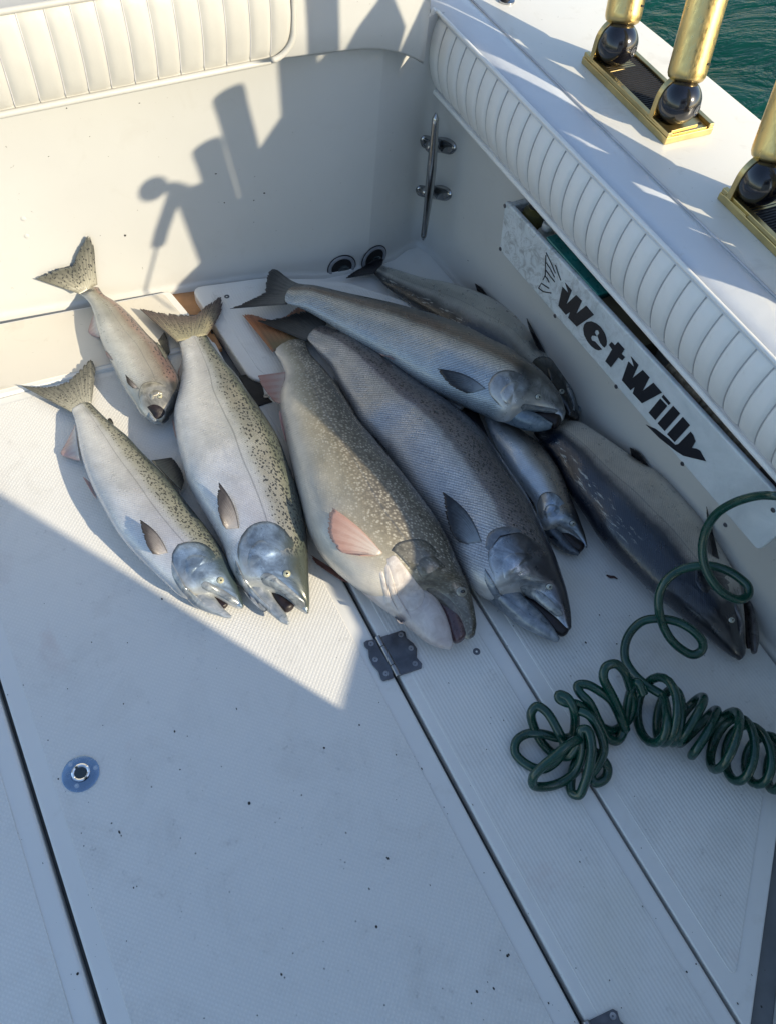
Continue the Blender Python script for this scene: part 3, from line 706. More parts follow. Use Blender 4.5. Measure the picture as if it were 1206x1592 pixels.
def fin(name, bv, root, edge, mat, parent, hr=.0, he=.012, zr=None, ze=None, ni=14, nj=64, jag=.045, rays=26, wav=.0005, bow=0.0, lead=(0,0)):
    """root / edge: photo outlines; zr, ze heights above the deck (None = resting on the body)"""
    r_ = resample(crom(root, 30) if len(root)>2 else root, nj); e_ = resample(crom(edge, 60), nj); V=[];U=[]
    prng = np.random.default_rng(len(name)+int(root[0][0])); jn = prng.normal(0,1,nj); jn = np.convolve(np.pad(jn,1,'wrap'),[.25,.5,.25],'valid')*jag
    for i in range(ni):
        t=i/(ni-1)
        for j in range(nj):
            jf=j/(nj-1); tt = t*(1-abs(jn[j])*t**3)
            q = r_[j]*(1-tt)+e_[j]*tt+np.array(lead,float)*math.sin(math.pi*tt)*(1-jf)
            if zr is None:
                b,nn,ok = cast(bv,*q,.004); d=(Vector(CAM)-b).normalized(); p = b+d*(hr*(1-t)+he*t+.0008)
                if not ok and ze is not None: p = at(*q, max(ze,.002))
            else:
                z = zr*(1-t)+(ze if not callable(ze) else ze(jf))*t + bow*math.sin(math.pi*t)
                p = at(*q,z)
            p = p+Vector((0,0,1))*wav*math.sin(jf*rays*2*math.pi)*min(1,t*3)
            hw_,n0_ = wallhit(*q)
            if (p-Vector(CAM)).length > (hw_-Vector(CAM)).length-.012: p = hw_+(Vector(CAM)-hw_).normalized()*.012
            V.append(p); U.append((t,jf))
    Fc=[(i*nj+j,i*nj+j+1,(i+1)*nj+j+1,(i+1)*nj+j) for i in range(ni-1) for j in range(nj-1)]
    return mesh(name, V, Fc, mat, parent, True, uv=U, solid=.0011)

def fish(name, label, cat, pairs, mat, z0=0.0, kt=.5, n=190, zmix=.45, jaw=None, jawmat=None, mouth=None, mouthmat=None, gill=None, preop=None, max_=None, eye=None, eyer=6, eyemat_=None, gillmat=None, lipmat=None, tail=None, fins=(), extra=None, roll=0.0, er2=.45, hd=1.0, jk=1.0, jz=-.25):
    b = loft(pairs, z0, kt, n=n, zmix=zmix, roll=roll, lump=.0006)
    root = empty(name, (b.C[n//2][0],b.C[n//2][1],0), label, cat, 'fish laid out on the deck')
    body = mesh('body', b.V, b.F, mat, root, True, uv=b.U, uv2=b.U2)
    bv = BVHTree.FromPolygons([Vector(v) for v in b.V], b.F); b.bv=bv; b.root=root
    zh = float(b.zc[-12]); th = float(b.th[int(n*.93)])
    if jaw:
        j = loft(jaw, 0, jk, n=40, m=28, zabs=lambda u: zh+th*jz*(1-.3*u), capa=4, capb=4)
        mesh('lower_jaw', j.V, j.F, jawmat or M_jaw, root, True, uv=[(0.3,0)]*len(j.V)); nb=len(b.V); b.bv2=BVHTree.FromPolygons([Vector(v) for v in b.V]+[Vector(v) for v in j.V], b.F+[tuple(k+nb for k in q) for q in j.F])
    if mouth:
        j = loft(mouth, 0, .9, n=30, m=24, zabs=lambda u: zh-th*.30)
        mesh('mouth', j.V, j.F, mouthmat or M_mouth, root, True)
    if gill: g=patch('gill_cover', bv, gill, .0032, mat, root, src=b, power=8)
    if preop: patch('cheek_plate', bv, preop, .0050, mat, root, power=6, src=b)
    if max_: patch('upper_lip', bv, max_, .0060, lipmat or M_lip, root, power=3)
    if eye:
        e_=patch('eye', bv, disc(*eye,eyer,eyer*.92), .0055, eyemat_ or M_eye, root, dome=True)
        patch('pupil', bv, disc(eye[0],eye[1],eyer*er2,eyer*er2*.92), .0072, M_pupil, e_, dome=True, rings=5, seg=20)
    if tail: fin('tail_fin', bv, tail['root'], tail['edge'], tail['mat'], root, zr=tail.get('zr',float(b.zc[0])), ze=tail.get('ze',.012), jag=tail.get('jag',.05), nj=96, rays=30, bow=tail.get('bow',0))
    for f in fins:
        f=dict(f); fin(f.pop('name'), bv, f.pop('root'), f.pop('edge'), f.pop('mat'), root, **f)
    return b

# fin materials
F_tailspot = finmat('spotted_tail_fin',(.42,.40,.32),(.12,.12,.10),(.035,.035,.03),1)
F_taildark = finmat('dark_tail_fin',(.075,.08,.08),(.012,.013,.015),(.006,.006,.007))
F_tailgrey = finmat('grey_tail_fin',(.15,.15,.14),(.03,.03,.032),(.01,.01,.01))
F_pec = finmat('pectoral_fin_grey',(.36,.34,.34),(.05,.045,.045),(.06,.05,.05),rim=(.02,.02,.022)); F_pecdk = finmat('pectoral_fin_dark',(.24,.28,.32),(.012,.014,.018),(.02,.02,.025),rim=(.005,.005,.008))
F_pink = finmat('pink_pectoral_fin',(.55,.50,.46),(.50,.30,.24),(.36,.20,.16),0,12); F_orange = finmat('orange_tail_fin',(.16,.12,.06),(.42,.16,.07),(.10,.05,.03),0,18)
F_rose = finmat('rose_anal_fin',(.40,.33,.30),(.34,.20,.18),(.26,.07,.06),0,9); F_white = finmat('white_edged_fin',(.55,.42,.38),(.60,.35,.32),(.35,.15,.13),0,6)
F_dors = finmat('dorsal_fin_dark',(.13,.13,.10),(.025,.025,.028),(.01,.01,.01)); F_blk = finmat('black_fin',(.03,.03,.035),(.008,.008,.010),(.004,.004,.004))
F_pale = finmat('pale_anal_fin',(.50,.50,.50),(.55,.36,.33),(.36,.25,.24),0,14); F_redk = finmat('dark_red_fin',(.14,.06,.05),(.22,.10,.08),(.05,.02,.02),0,8)
F_grey2 = finmat('grey_folded_fin',(.12,.13,.15),(.28,.30,.31),(.05,.05,.05),0,10)

S1 = skin('skin_small_rosy',(.03,.03,.03),(.24,.22,.18),(.56,.56,.52),(.43,.45,.43),'dark',.55,.72,(.46,.34,.34),(.42,.46,.46),.3,(.30,.28,.23),.82,.55,warm=(.42,.25,.20),seed=1.3,spot_n=150,stops=[(-1,(.60,.62,.60)),(-.4,(.74,.74,.70)),(0,(.48,.47,.42)),(.25,(.38,.35,.29)),(.5,(.26,.20,.15)),(.72,(.07,.065,.06)),(1,(.02,.02,.02))])
S2 = skin('skin_speckled_silver',(.055,.085,.08),(.25,.25,.20),(.55,.57,.59),(.42,.43,.43),'dark',.34,.56,(.47,.46,.50),(.42,.48,.54),.35,(.17,.23,.31),.80,.50,warm=(.36,.34,.25),seed=2.1,spot_n=215,stops=[(-1,(.70,.71,.72)),(-.45,(.84,.84,.84)),(-.05,(.78,.78,.77)),(.22,(.60,.61,.58)),(.42,(.41,.42,.35)),(.68,(.20,.21,.14)),(.88,(.07,.085,.065)),(1,(.03,.036,.03))],violet=.25)
S3 = skin('skin_big_speckled',(.085,.10,.075),(.27,.27,.21),(.56,.57,.58),(.42,.43,.42),'dark',.30,.52,(.50,.48,.49),(.38,.44,.52),.40,(.18,.24,.32),.80,.50,warm=(.38,.34,.26),seed=3.7,spot_n=195,stops=[(-1,(.70,.71,.72)),(-.45,(.84,.84,.84)),(-.05,(.78,.78,.77)),(.22,(.60,.61,.58)),(.42,(.41,.42,.35)),(.68,(.20,.21,.14)),(.88,(.07,.085,.065)),(1,(.03,.036,.03))],violet=.25)
S4 = skin('skin_lake_trout',(.095,.080,.052),(.23,.195,.125),(.60,.55,.46),(.40,.37,.28),'pale',.3,.45,(.5,.42,.36),(.4,.42,.40),.18,(.12,.11,.085),.80,.08,edge=.34,scale_amt=.08,seed=4.2,spot_n=185,stops=[(-1,(.60,.56,.50)),(-.75,(.58,.53,.45)),(-.45,(.44,.39,.29)),(-.1,(.31,.27,.185)),(.4,(.19,.165,.12)),(.8,(.10,.09,.066)),(1,(.07,.062,.045))])
S5 = skin('skin_large_king',(.035,.030,.038),(.16,.135,.115),(.56,.60,.64),(.56,.55,.53),'dark',.12,.14,(.52,.44,.56),(.46,.48,.54),.4,(.26,.29,.33),.80,.80,scale_amt=.85,seed=5.9,spot_n=190,rowk=48.0,stops=[(-1,(.52,.53,.55)),(-.62,(.64,.64,.65)),(-.30,(.95,.91,.86)),(-.05,(.84,.79,.70)),(.06,(.30,.255,.22)),(.5,(.155,.13,.12)),(.80,(.045,.038,.045)),(1,(.02,.018,.03))])  # pale mid-flank stops paint the highlight into the skin colour
S6 = skin('skin_upper_king',(.030,.026,.018),(.20,.175,.13),(.38,.50,.60),(.58,.57,.54),'none',.4,.30,(.56,.49,.42),(.46,.50,.52),.20,(.26,.28,.30),.80,.80,scale_amt=.7,warm=(.40,.25,.16),seed=6.4,rowk=50.0,stops=[(-1,(.46,.54,.60)),(-.45,(.56,.64,.70)),(-.20,(.95,.91,.83)),(.08,(.84,.78,.66)),(.24,(.36,.315,.24)),(.6,(.14,.115,.08)),(.82,(.04,.035,.025)),(1,(.015,.014,.012))])  # flank stops brightened and warmed, a highlight painted along the side
S7 = skin('skin_dark_backed',(.008,.009,.010),(.11,.11,.10),(.56,.56,.52),(.46,.46,.42),'none',.4,.20,(.26,.26,.24),(.22,.25,.25),.3,(.20,.21,.20),.80,.65,scale_amt=.25,scrape=1,seed=7.7,stops=[(-1,(.62,.62,.57)),(.30,(.50,.50,.46)),(.50,(.22,.22,.20)),(.66,(.03,.032,.033)),(1,(.008,.009,.010))])
S8 = skin('skin_small_grey',(.05,.042,.035),(.24,.21,.17),(.58,.61,.64),(.44,.43,.40),'dark',.5,.42,(.36,.30,.27),(.30,.38,.46),.4,(.24,.30,.38),.80,.75,scale_amt=.2,seed=8.8,spot_n=210,stops=[(-1,(.50,.58,.66)),(-.5,(.66,.70,.74)),(-.15,(.48,.47,.44)),(.25,(.28,.25,.21)),(.6,(.13,.11,.09)),(.9,(.04,.035,.03)),(1,(.02,.02,.02))])
S9 = skin('skin_navy_backed',(.005,.010,.022),(.045,.048,.055),(.70,.65,.57),(.62,.57,.49),'none',.4,.02,(.44,.40,.40),(.38,.37,.38),.3,(.14,.135,.13),.82,.40,edge=.11,scale_amt=.40,scrape=1,seed=9.5,stops=[(-1,(.74,.69,.61)),(.08,(.64,.59,.51)),(.22,(.34,.31,.28)),(.34,(.045,.05,.06)),(.46,(.010,.022,.045)),(.8,(.006,.013,.028)),(1,(.003,.006,.014))])

f1 = fish('small_salmon','smallest sunlit salmon with rosy flank, its tail fin propped against the stern wall','salmon',
 [((152,443),(123,456)),((162,458),(137,468)),((183,472),(145,485)),((206,493),(152,514)),((233,524),(160,537)),((256,547),(170,559)),((270,570),(181,582)),((280,590),(194,605)),((281,612),(208,626)),((274,632),(220,644)),((264,646),(236,655))],
 S1, z0=.010, kt=[.5,.5,.5,.55,.6,.62], gill=[(217,605),(221,597),(235,592),(252,596),(262,608),(256,622),(246,618),(232,628),(222,630),(216,618)], preop=[(232,612),(240,606),(252,609),(256,618),(246,622),(236,622)], gillmat=M_gillw, zmix=.55,
 eye=(249,616), eyer=4.2, tail=dict(zr=.045,root=[(124,457),(152,442)],edge=[(55,433),(88,419),(113,412),(119,398),(129,379),(138,366),(146,382),(148,410)],mat=F_tailspot,ze=.06),
 fins=[dict(name='dorsal_fin',root=[(243,534),(258,560)],edge=[(256,516),(259,522),(265,547)],mat=F_dors,he=.012,hr=0),
  dict(name='anal_fin',root=[(148,486),(155,524)],edge=[(143,497),(138,516),(141,520),(153,525)],mat=F_pale,zr=.03,ze=.008),
  dict(name='pectoral_fin',root=[(216,604),(211,603)],edge=[(195,582),(199,596),(207,603)],mat=F_pec,he=.008),
  dict(name='pelvic_fin',root=[(176,560),(171,557)],edge=[(164,545),(166,552),(170,558)],mat=F_pale,he=.006)])
patch('mouth', f1.bv, [(228,632),(238,628),(250,631),(258,640),(252,650),(243,652),(236,643)], .0042, M_mouth, f1.root, power=2.2)
patch('lower_jaw', f1.bv, [(232,640),(238,645),(243,653),(247,655),(240,656),(233,650)], .0060, M_jaw, f1.root, power=3)

f2 = fish('speckled_salmon','medium silver salmon with its yellowish tail fin lowest at far left, jaws slightly open','salmon',
 [((142,627),(112,640)),((169,654),(118,660)),((187,669),(122,684)),((199,679),(124,698)),((223,705),(131,725)),((247,729),(143,757)),((272,757),(160,790)),((296,788),(181,826)),((315,812),(202,853)),((334,837),(230,881)),((348,858),(256,905)),((360,882),(284,927)),((367,900),(312,929)),((372,918),(332,928)),((377,932),(352,938)),((379,941),(368,945))],
 S2, kt=[.5,.5,.5,.55,.55,.6,.7,.9], jaw=[((318,905),(280,920)),((327,920),(300,940)),((338,933),(322,951)),((348,946),(340,957)),((357,954),(353,961)),((361,958),(359,961))], mouth=[((326,916),(322,928)),((345,932),(338,944)),((354,938),(345,946))],
 gill=[(276,845),(291,841),(312,842),(328,851),(340,868),(344,888),(334,898),(318,905),(313,915),(308,928),(293,920),(277,900),(268,880),(267,860)], preop=[(286,870),(294,862),(312,861),(328,868),(335,882),(328,896),(312,900),(298,900),(288,890)],
 max_=[(312,908),(318,903),(335,910),(355,921),(372,936),(371,942),(352,931),(330,921),(314,914)], eye=(343,902), eyer=6,
 tail=dict(root=[(112,641),(143,626)],edge=[(32,599),(53,601),(86,600),(108,590),(126,573),(142,558),(149,572)],mat=F_tailspot,ze=.018),
 fins=[dict(name='pectoral_fin',root=[(261,859),(246,862)],edge=[(217,807),(221,826),(229,848),(238,861)],mat=F_pec,lead=(5,-4),he=.016),
  dict(name='dorsal_fin',root=[(236,716),(282,762)],edge=[(263,712),(268,712),(283,733),(287,748)],mat=F_dors,zr=.035,ze=.020),
  dict(name='anal_fin',root=[(117,661),(125,716)],edge=[(112,672),(104,688),(95,706),(108,712),(122,716)],mat=F_pale,zr=.03,ze=.012),
  dict(name='pelvic_fin',root=[(162,767),(150,775)],edge=[(129,741),(134,750),(146,770)],mat=F_pale,zr=.03,ze=.028),
  dict(name='adipose_fin',root=[(170,655),(177,660)],edge=[(168,651),(172,650),(176,656)],mat=F_dors,zr=.03,ze=.03)])

patch('gill_fold', f2.bv2, [(265,868),(269,876),(280,900),(298,922),(322,942),(318,948),(296,934),(277,913),(266,890)], .0030, M_jaw, f2.root, power=3)
f3 = fish('large_speckled_salmon','large sunlit salmon with black speckled olive back, tail beside the bare wood gap','salmon',
 [((322,521),(278,530)),((330,535),(281,545)),((347,559),(283,575)),((371,587),(277,612)),((387,611),(270,645)),((411,645),(274,682)),((435,685),(281,715)),((450,724),(291,750)),((463,760),(310,785)),((473,800),(332,822)),((479,835),(347,852)),((480,870),(358,884)),((481,898),(378,910)),((482,918),(408,916)),((482,935),(434,926)),((481,947),(462,945)),((480,952),(472,951))],
 S3, kt=[.5,.5,.5,.55,.55,.6,.65,.9], jaw=[((412,900),(368,905)),((420,914),(388,925)),((427,930),(408,943)),((437,944),(424,957)),((446,956),(438,968)),((450,967),(446,971))], mouth=[((421,908),(418,922)),((442,922),(432,942)),((457,940),(440,950))], jk=.9,
 gill=[(375,832),(385,819),(399,811),(418,809),(436,816),(450,830),(459,848),(452,870),(440,884),(424,890),(410,893),(405,905),(400,918),(388,905),(376,886),(369,866),(369,848)], preop=[(384,860),(391,845),(405,836),(424,846),(438,858),(441,878),(428,890),(408,891),(394,890),(385,876)],
 max_=[(404,896),(408,891),(421,891),(438,903),(459,921),(477,939),(472,948),(451,930),(426,912),(408,906)], eye=(446,892), eyer=6.4,
 tail=dict(root=[(275,531),(323,520)],edge=[(216,479),(232,482),(254,486),(280,489),(296,489),(315,480),(329,468),(345,460),(346,478),(337,500)],mat=finmat('brown_spotted_tail',(.34,.31,.20),(.085,.06,.055),(.03,.025,.02),1),ze=.022,zr=.035,jag=.09),
 fins=[dict(name='pectoral_fin',root=[(372,821),(352,822)],edge=[(340,749),(338,770),(339,792),(347,816)],mat=F_pec,lead=(6,-3),he=.024),
  dict(name='pelvic_fin',root=[(285,689),(276,684)],edge=[(268,650),(269,660),(273,678)],mat=F_pale,zr=.04,ze=.03),
  dict(name='anal_fin',root=[(283,560),(281,592)],edge=[(282,566),(277,580),(279,588)],mat=F_pale,zr=.03,ze=.02)])

patch('gill_fold', f3.bv2, [(365,866),(370,880),(382,904),(398,926),(416,946),(412,952),(392,936),(375,912),(365,888)], .0032, M_jaw, f3.root, power=3)
patch('gill_fold', f3.bv2, [(378,896),(386,905),(404,926),(424,948),(420,951),(400,934),(384,914)], .0045, M_jaw, f3.root, power=3)
f4 = fish('lake_trout','fat lake trout with pale spots, pink fins and gaping plum coloured mouth','trout',
 [((474,530),(428,548)),((484,552),(438,566)),((503,574),(443,588)),((519,594),(436,611)),((542,630),(436,640)),((560,660),(442,672)),((583,688),(449,708)),((607,718),(456,740)),((634,752),(466,778)),((661,788),(480,828)),((680,815),(500,862)),((696,843),(528,890)),((709,872),(562,915)),((719,894),(604,930)),((727,910),(650,926)),((732,928),(681,934)),((737,950),(699,950)),((740,972),(713,972)),((738,985),(720,990))],
 S4, kt=[.5,.55,.6,.62,.62,.62,.62,.75], jaw=[((640,885),(560,918)),((664,915),(600,948)),((682,938),(635,975)),((694,962),(660,996)),((701,985),(684,1007)),((703,998),(696,1009))], jawmat=M_jawt, mouth=[((672,915),(664,930)),((700,935),(686,955)),((718,962),(697,985)),((724,985),(704,997))], mouthmat=M_mouthp, jk=.75, jz=0.0,
 gill=[(606,855),(615,844),(633,838),(652,837),(668,844),(680,858),(694,880),(706,902),(700,918),(682,918),(664,912),(647,897),(629,876),(614,860)], preop=[(645,880),(650,868),(668,862),(684,872),(698,890),(702,906),(690,914),(668,908),(652,896)], gillmat=M_gillt,
 max_=[(661,914),(668,913),(686,922),(703,936),(716,956),(724,980),(716,985),(706,962),(692,943),(675,930),(662,921)], lipmat=M_lipt, eye=(717,920), eyer=8.5, eyemat_=M_eyet, er2=.62,
 tail=dict(root=[(424,547),(474,527)],edge=[(377,489),(388,488),(401,491),(424,497),(447,489),(463,477),(476,478)],mat=F_orange,ze=.022,zr=.03,bow=.004),
 fins=[dict(name='pectoral_fin',root=[(594,860),(586,864)],edge=[(515,788),(509,810),(514,838),(530,858),(560,864)],mat=F_pink,lead=(3,-4),he=.014,jag=.04),
  dict(name='pectoral_fin',root=[(538,898),(561,912)],edge=[(482,862),(490,874),(530,902)],mat=F_redk,zr=.012,ze=.006),
  dict(name='anal_fin',root=[(446,578),(436,628)],edge=[(401,584),(406,597),(416,612),(427,624)],mat=F_rose,zr=.05,ze=.045),
  dict(name='pelvic_fin',root=[(454,684),(448,692)],edge=[(434,636),(435,650),(444,684)],mat=F_white,zr=.05,ze=.06)])
patch('throat_skin', f4.bv2, [(600,868),(612,862),(622,872),(636,890),(648,906),(660,922),(656,940),(640,952),(626,946),(612,922),(603,892)], .0030, M_throat, f4.root, power=8)
patch('gill_fold', f4.bv2, [(597,880),(602,872),(608,890),(616,918),(628,944),(640,966),(634,972),(620,955),(607,928),(598,900)], .0045, M_throat, f4.root, power=3)
patch('gill_fold', f4.bv2, [(588,888),(593,884),(600,908),(612,938),(628,966),(622,970),(606,948),(594,918)], .0030, M_throat, f4.root, power=3)
f5 = fish('large_king_salmon','largest king salmon in the middle with black mouth, dark back and fine scale rows','salmon',
 [((508,507),(480,530)),((536,518),(496,548)),((560,532),(514,568)),((598,557),(526,595)),((637,588),(545,630)),((677,617),(562,662)),((708,638),(590,693)),((743,668),(614,725)),((772,708),(640,766)),((797,745),(666,800)),((819,777),(688,833)),((836,812),(704,868)),((852,847),(724,899)),((864,875),(754,926)),((873,900),(786,927)),((880,922),(816,925)),((885,945),(838,942)),((887,963),(858,962)),((887,974),(874,980))],
 S5, z0=[.018,.008,0,0,0,0,0], kt=[.5,.52,.55,.55,.55,.6,.65,.9], jaw=[((795,895),(738,912)),((812,928),(775,945)),((832,947),(806,970)),((850,966),(832,984)),((862,981),(852,994)),((868,992),(864,998))], jawmat=platemat('king_jaw',(.10,.13,.17),(.38,.42,.46),.3,.35), mouth=[((812,920),(808,934)),((843,940),(834,956)),((868,962),(856,980)),((882,978),(870,988))], jk=.9,
 gill=[(756,858),(767,840),(783,829),(799,825),(820,832),(838,846),(851,868),(850,888),(836,900),(818,905),(806,914),(795,928),(778,915),(764,893),(757,875)], preop=[(776,885),(779,869),(790,860),(805,857),(822,860),(833,875),(830,893),(812,903),(796,906),(783,899)], gillmat=platemat('king_gill_plate',(.10,.14,.21),(.34,.37,.43)),
 max_=[(806,913),(812,909),(826,912),(846,924),(863,940),(876,956),(868,960),(848,946),(825,930),(810,922)], eye=(853,912), eyer=5.8, eyemat_=M_eyes,
 tail=dict(root=[(478,531),(508,504)],edge=[(398,498),(420,496),(440,493),(453,489),(470,483),(486,478),(500,480)],mat=F_taildark,ze=.038,zr=.040,jag=.06),
 fins=[dict(name='pectoral_fin',root=[(748,842),(726,845)],edge=[(687,764),(692,800),(700,827),(713,843)],mat=F_pecdk,lead=(8,-6),he=.020),
  dict(name='dorsal_fin',root=[(712,642),(762,690)],edge=[(722,634),(737,633),(748,655),(762,688)],mat=F_blk,zr=.050,ze=.045),
  dict(name='pelvic_fin',root=[(602,700),(590,688)],edge=[(578,676),(586,682),(600,699)],mat=F_pec,he=.006),
  dict(name='anal_fin',root=[(527,598),(540,622)],edge=[(519,585),(520,600),(532,620)],mat=F_grey2,zr=.03,ze=.02)])
patch('gill_fold', f5.bv2, [(751,880),(755,892),(768,914),(790,936),(820,958),(816,966),(788,950),(764,926),(751,900)], .0035, platemat('king_gill_fold',(.14,.17,.21),(.36,.39,.43)), f5.root, power=3)
patch('shoulder_plate', f5.bv, [(752,852),(757,830),(772,820),(800,819),(812,826),(785,830),(769,840),(759,857)], .0035, platemat('shoulder_plate',(.10,.12,.15),(.26,.28,.31)), f5.root, power=4)

f6 = fish('bronze_backed_salmon','king salmon with bronze streak along its back, lying uppermost across the other tails','salmon',
 [((466,441),(448,472)),((490,446),(474,480)),((525,455),(505,497)),((565,465),(545,522)),((619,479),(588,548)),((662,492),(625,573)),((694,503),(660,596)),((729,519),(700,615)),((760,535),(730,629)),((790,550),(757,640)),((815,566),(780,649)),((836,581),(800,648)),((850,594),(820,641)),((862,608),(838,641)),((872,624),(854,645)),((877,640),(868,653))],
 S6, z0=[.040,.035,.03,.03,.035,.045,.05], kt=[.5,.5,.55,.55,.6,.65,.9], jaw=[((800,622),(766,642)),((818,642),(793,655)),((834,648),(816,664)),((846,654),(838,668)),((856,659),(853,666))], jawmat=platemat('blue_jaw',(.12,.18,.24),(.42,.50,.56),.3,.3), mouth=[((818,636),(816,650)),((845,640),(840,656)),((868,646),(860,664))], jk=1.1,
 gill=[(757,597),(766,582),(781,575),(800,576),(816,584),(826,598),(822,614),(808,626),(800,638),(785,638),(768,624),(759,611)], preop=[(773,612),(781,600),(796,592),(812,597),(820,610),(812,622),(797,630),(782,626)], gillmat=platemat('upper_gill_plate',(.14,.17,.21),(.40,.42,.45)),
 max_=[(807,633),(812,628),(830,630),(850,633),(868,638),(862,643),(836,639),(815,642)], eye=(836,617), eyer=5.6, eyemat_=M_eyes,
 tail=dict(root=[(447,473),(465,441)],edge=[(357,480),(381,470),(410,454),(414,437),(419,421),(430,419),(441,432)],mat=F_tailgrey,ze=.050,zr=.062,jag=.06),
 fins=[dict(name='pectoral_fin',root=[(754,604),(735,610)],edge=[(679,573),(690,590),(704,602),(724,611)],mat=F_pecdk,lead=(5,-6),he=.012),
  dict(name='pelvic_fin',root=[(672,602),(735,631)],edge=[(678,608),(690,622),(705,637),(722,634)],mat=F_grey2,zr=.062,ze=.050),
  dict(name='anal_fin',root=[(590,549),(612,560)],edge=[(594,553),(604,554),(612,559)],mat=F_pale,he=.006)])

f7 = fish('dark_salmon','dark backed salmon lying against the side wall, behind the bronze backed one','salmon',
 [((580,424),(593,412)),((597,442),(621,423)),((629,464),(655,434)),((664,488),(700,445)),((700,517),(740,459)),((740,542),(781,480)),((775,564),(812,499)),((800,587),(834,525)),((822,604),(850,547)),((842,616),(868,561)),((858,628),(882,582)),((872,640),(889,600)),((884,652),(893,620)),((893,656),(899,640))],
 S7, z0=.0, kt=[.5,.5,.55,.55,.55,.65], zmix=.3, gill=[(823,571),(829,558),(844,553),(861,560),(873,576),(880,592),(872,602),(852,600),(834,590)], preop=[(848,572),(856,568),(868,578),(876,592),(868,600),(856,594)], gillmat=platemat('olive_gill_plate',(.10,.10,.085),(.28,.28,.25)),
 max_=[(879,594),(884,596),(890,612),(894,632),(892,640),(886,622),(880,606)], lipmat=M_lip, eye=(872,609), eyer=5, eyemat_=M_eyes,
 jaw=[((884,580),(890,584)),((892,600),(897,600)),((896,625),(901,622)),((898,640),(902,638))], jk=1.4, jz=.1,
 tail=dict(root=[(580,426),(594,411)],edge=[(536,433),(548,424),(566,414),(584,402),(596,403)],mat=F_blk,ze=.012,zr=.02),
 fins=[dict(name='pectoral_fin',root=[(847,549),(838,544)],edge=[(817,493),(822,512),(832,536)],mat=F_blk,he=.018),
  dict(name='pelvic_fin',root=[(744,463),(762,469)],edge=[(737,440),(747,447),(760,464)],mat=F_blk,zr=.05,ze=.05),
  dict(name='dorsal_fin',root=[(640,472),(668,490)],edge=[(632,474),(645,482),(664,492)],mat=F_grey2,zr=.02,ze=.012)])

f8 = fish('slim_salmon','slim small salmon wedged between the largest salmon and the navy backed one','salmon',
 [((760,625),(738,620)),((785,648),(751,645)),((811,672),(762,676)),((838,693),(779,707)),((859,719),(798,738)),((873,742),(817,762)),((881,762),(832,785)),((888,783),(836,806)),((896,801),(848,823)),((902,816),(866,824)),((908,832),(882,829)),((911,843),(898,840)),((912,850),(906,848))],
 S8, z0=.006, kt=[.5,.55,.6,.65,.7,.9], zmix=.4, jaw=[((856,810),(832,812)),((868,826),(848,832)),((880,841),(865,848)),((892,853),(882,859)),((900,859),(896,863))], jawmat=M_jawdk, mouth=[((872,822),(866,832)),((890,834),(880,848)),((906,846),(895,858))],
 gill=[(833,785),(838,770),(848,764),(862,766),(875,778),(884,795),(876,806),(864,812),(858,820),(846,812),(836,800)], preop=[(843,796),(848,786),(858,783),(868,789),(873,800),(864,809),(852,810)],
 max_=[(862,821),(867,818),(880,824),(894,833),(903,841),(899,844),(884,836),(868,828)], eye=(889,814), eyer=5.2, eyemat_=M_eyes, fins=[dict(name='pectoral_fin',root=[(831,778),(828,786)],edge=[(812,762),(816,772),(826,784)],mat=F_blk,zr=.02,ze=.012)])

f9 = fish('navy_backed_salmon','salmon with navy blue back and pale belly at right, head under the hanging green hose','salmon',
 [((832,678),(866,653)),((846,695),(899,659)),((862,717),(928,677)),((885,760),(965,704)),((910,797),(992,724)),((935,835),(1020,741)),((965,868),(1050,770)),((995,897),(1080,802)),((1025,925),(1106,838)),((1055,950),(1128,876)),((1080,971),(1143,905)),((1102,989),(1150,935)),((1120,1005),(1154,962)),((1134,1017),(1156,990)),((1146,1024),(1157,1010))],
 S9, z0=0, kt=[.5,.55,.55,.55,.6,.75], zmix=.35, gill=[(1078,900),(1082,885),(1096,873),(1114,876),(1134,893),(1147,916),(1142,934),(1122,934),(1102,926),(1086,915)], preop=[(1104,905),(1112,894),(1128,900),(1140,916),(1136,928),(1120,924)], gillmat=M_gilldk,
 max_=[(1140,932),(1146,940),(1152,958),(1155,985),(1150,990),(1147,965),(1141,946)], lipmat=platemat('dark_lip',(.06,.055,.055),(.22,.20,.20)), eye=(1136,964), eyer=5.5, eyemat_=M_eyes,
 jaw=[((1146,915),(1156,912)),((1158,940),(1168,945)),((1162,968),(1175,972)),((1164,995),(1178,998)),((1168,1012),(1175,1015))], jawmat=platemat('navy_fish_jaw',(.05,.045,.045),(.20,.19,.19)), mouth=[((1150,925),(1156,924)),((1155,955),(1164,955)),((1157,990),(1166,990)),((1160,1006),(1168,1006))], jk=1.6, jz=-.1,
 fins=[dict(name='pectoral_fin',root=[(1117,869),(1107,864)],edge=[(1097,785),(1099,815),(1105,850)],mat=F_blk,he=.018),
  dict(name='pelvic_fin',root=[(984,720),(1010,732)],edge=[(978,695),(990,701),(1002,716),(1010,730)],mat=F_blk,zr=.055,ze=.062)])
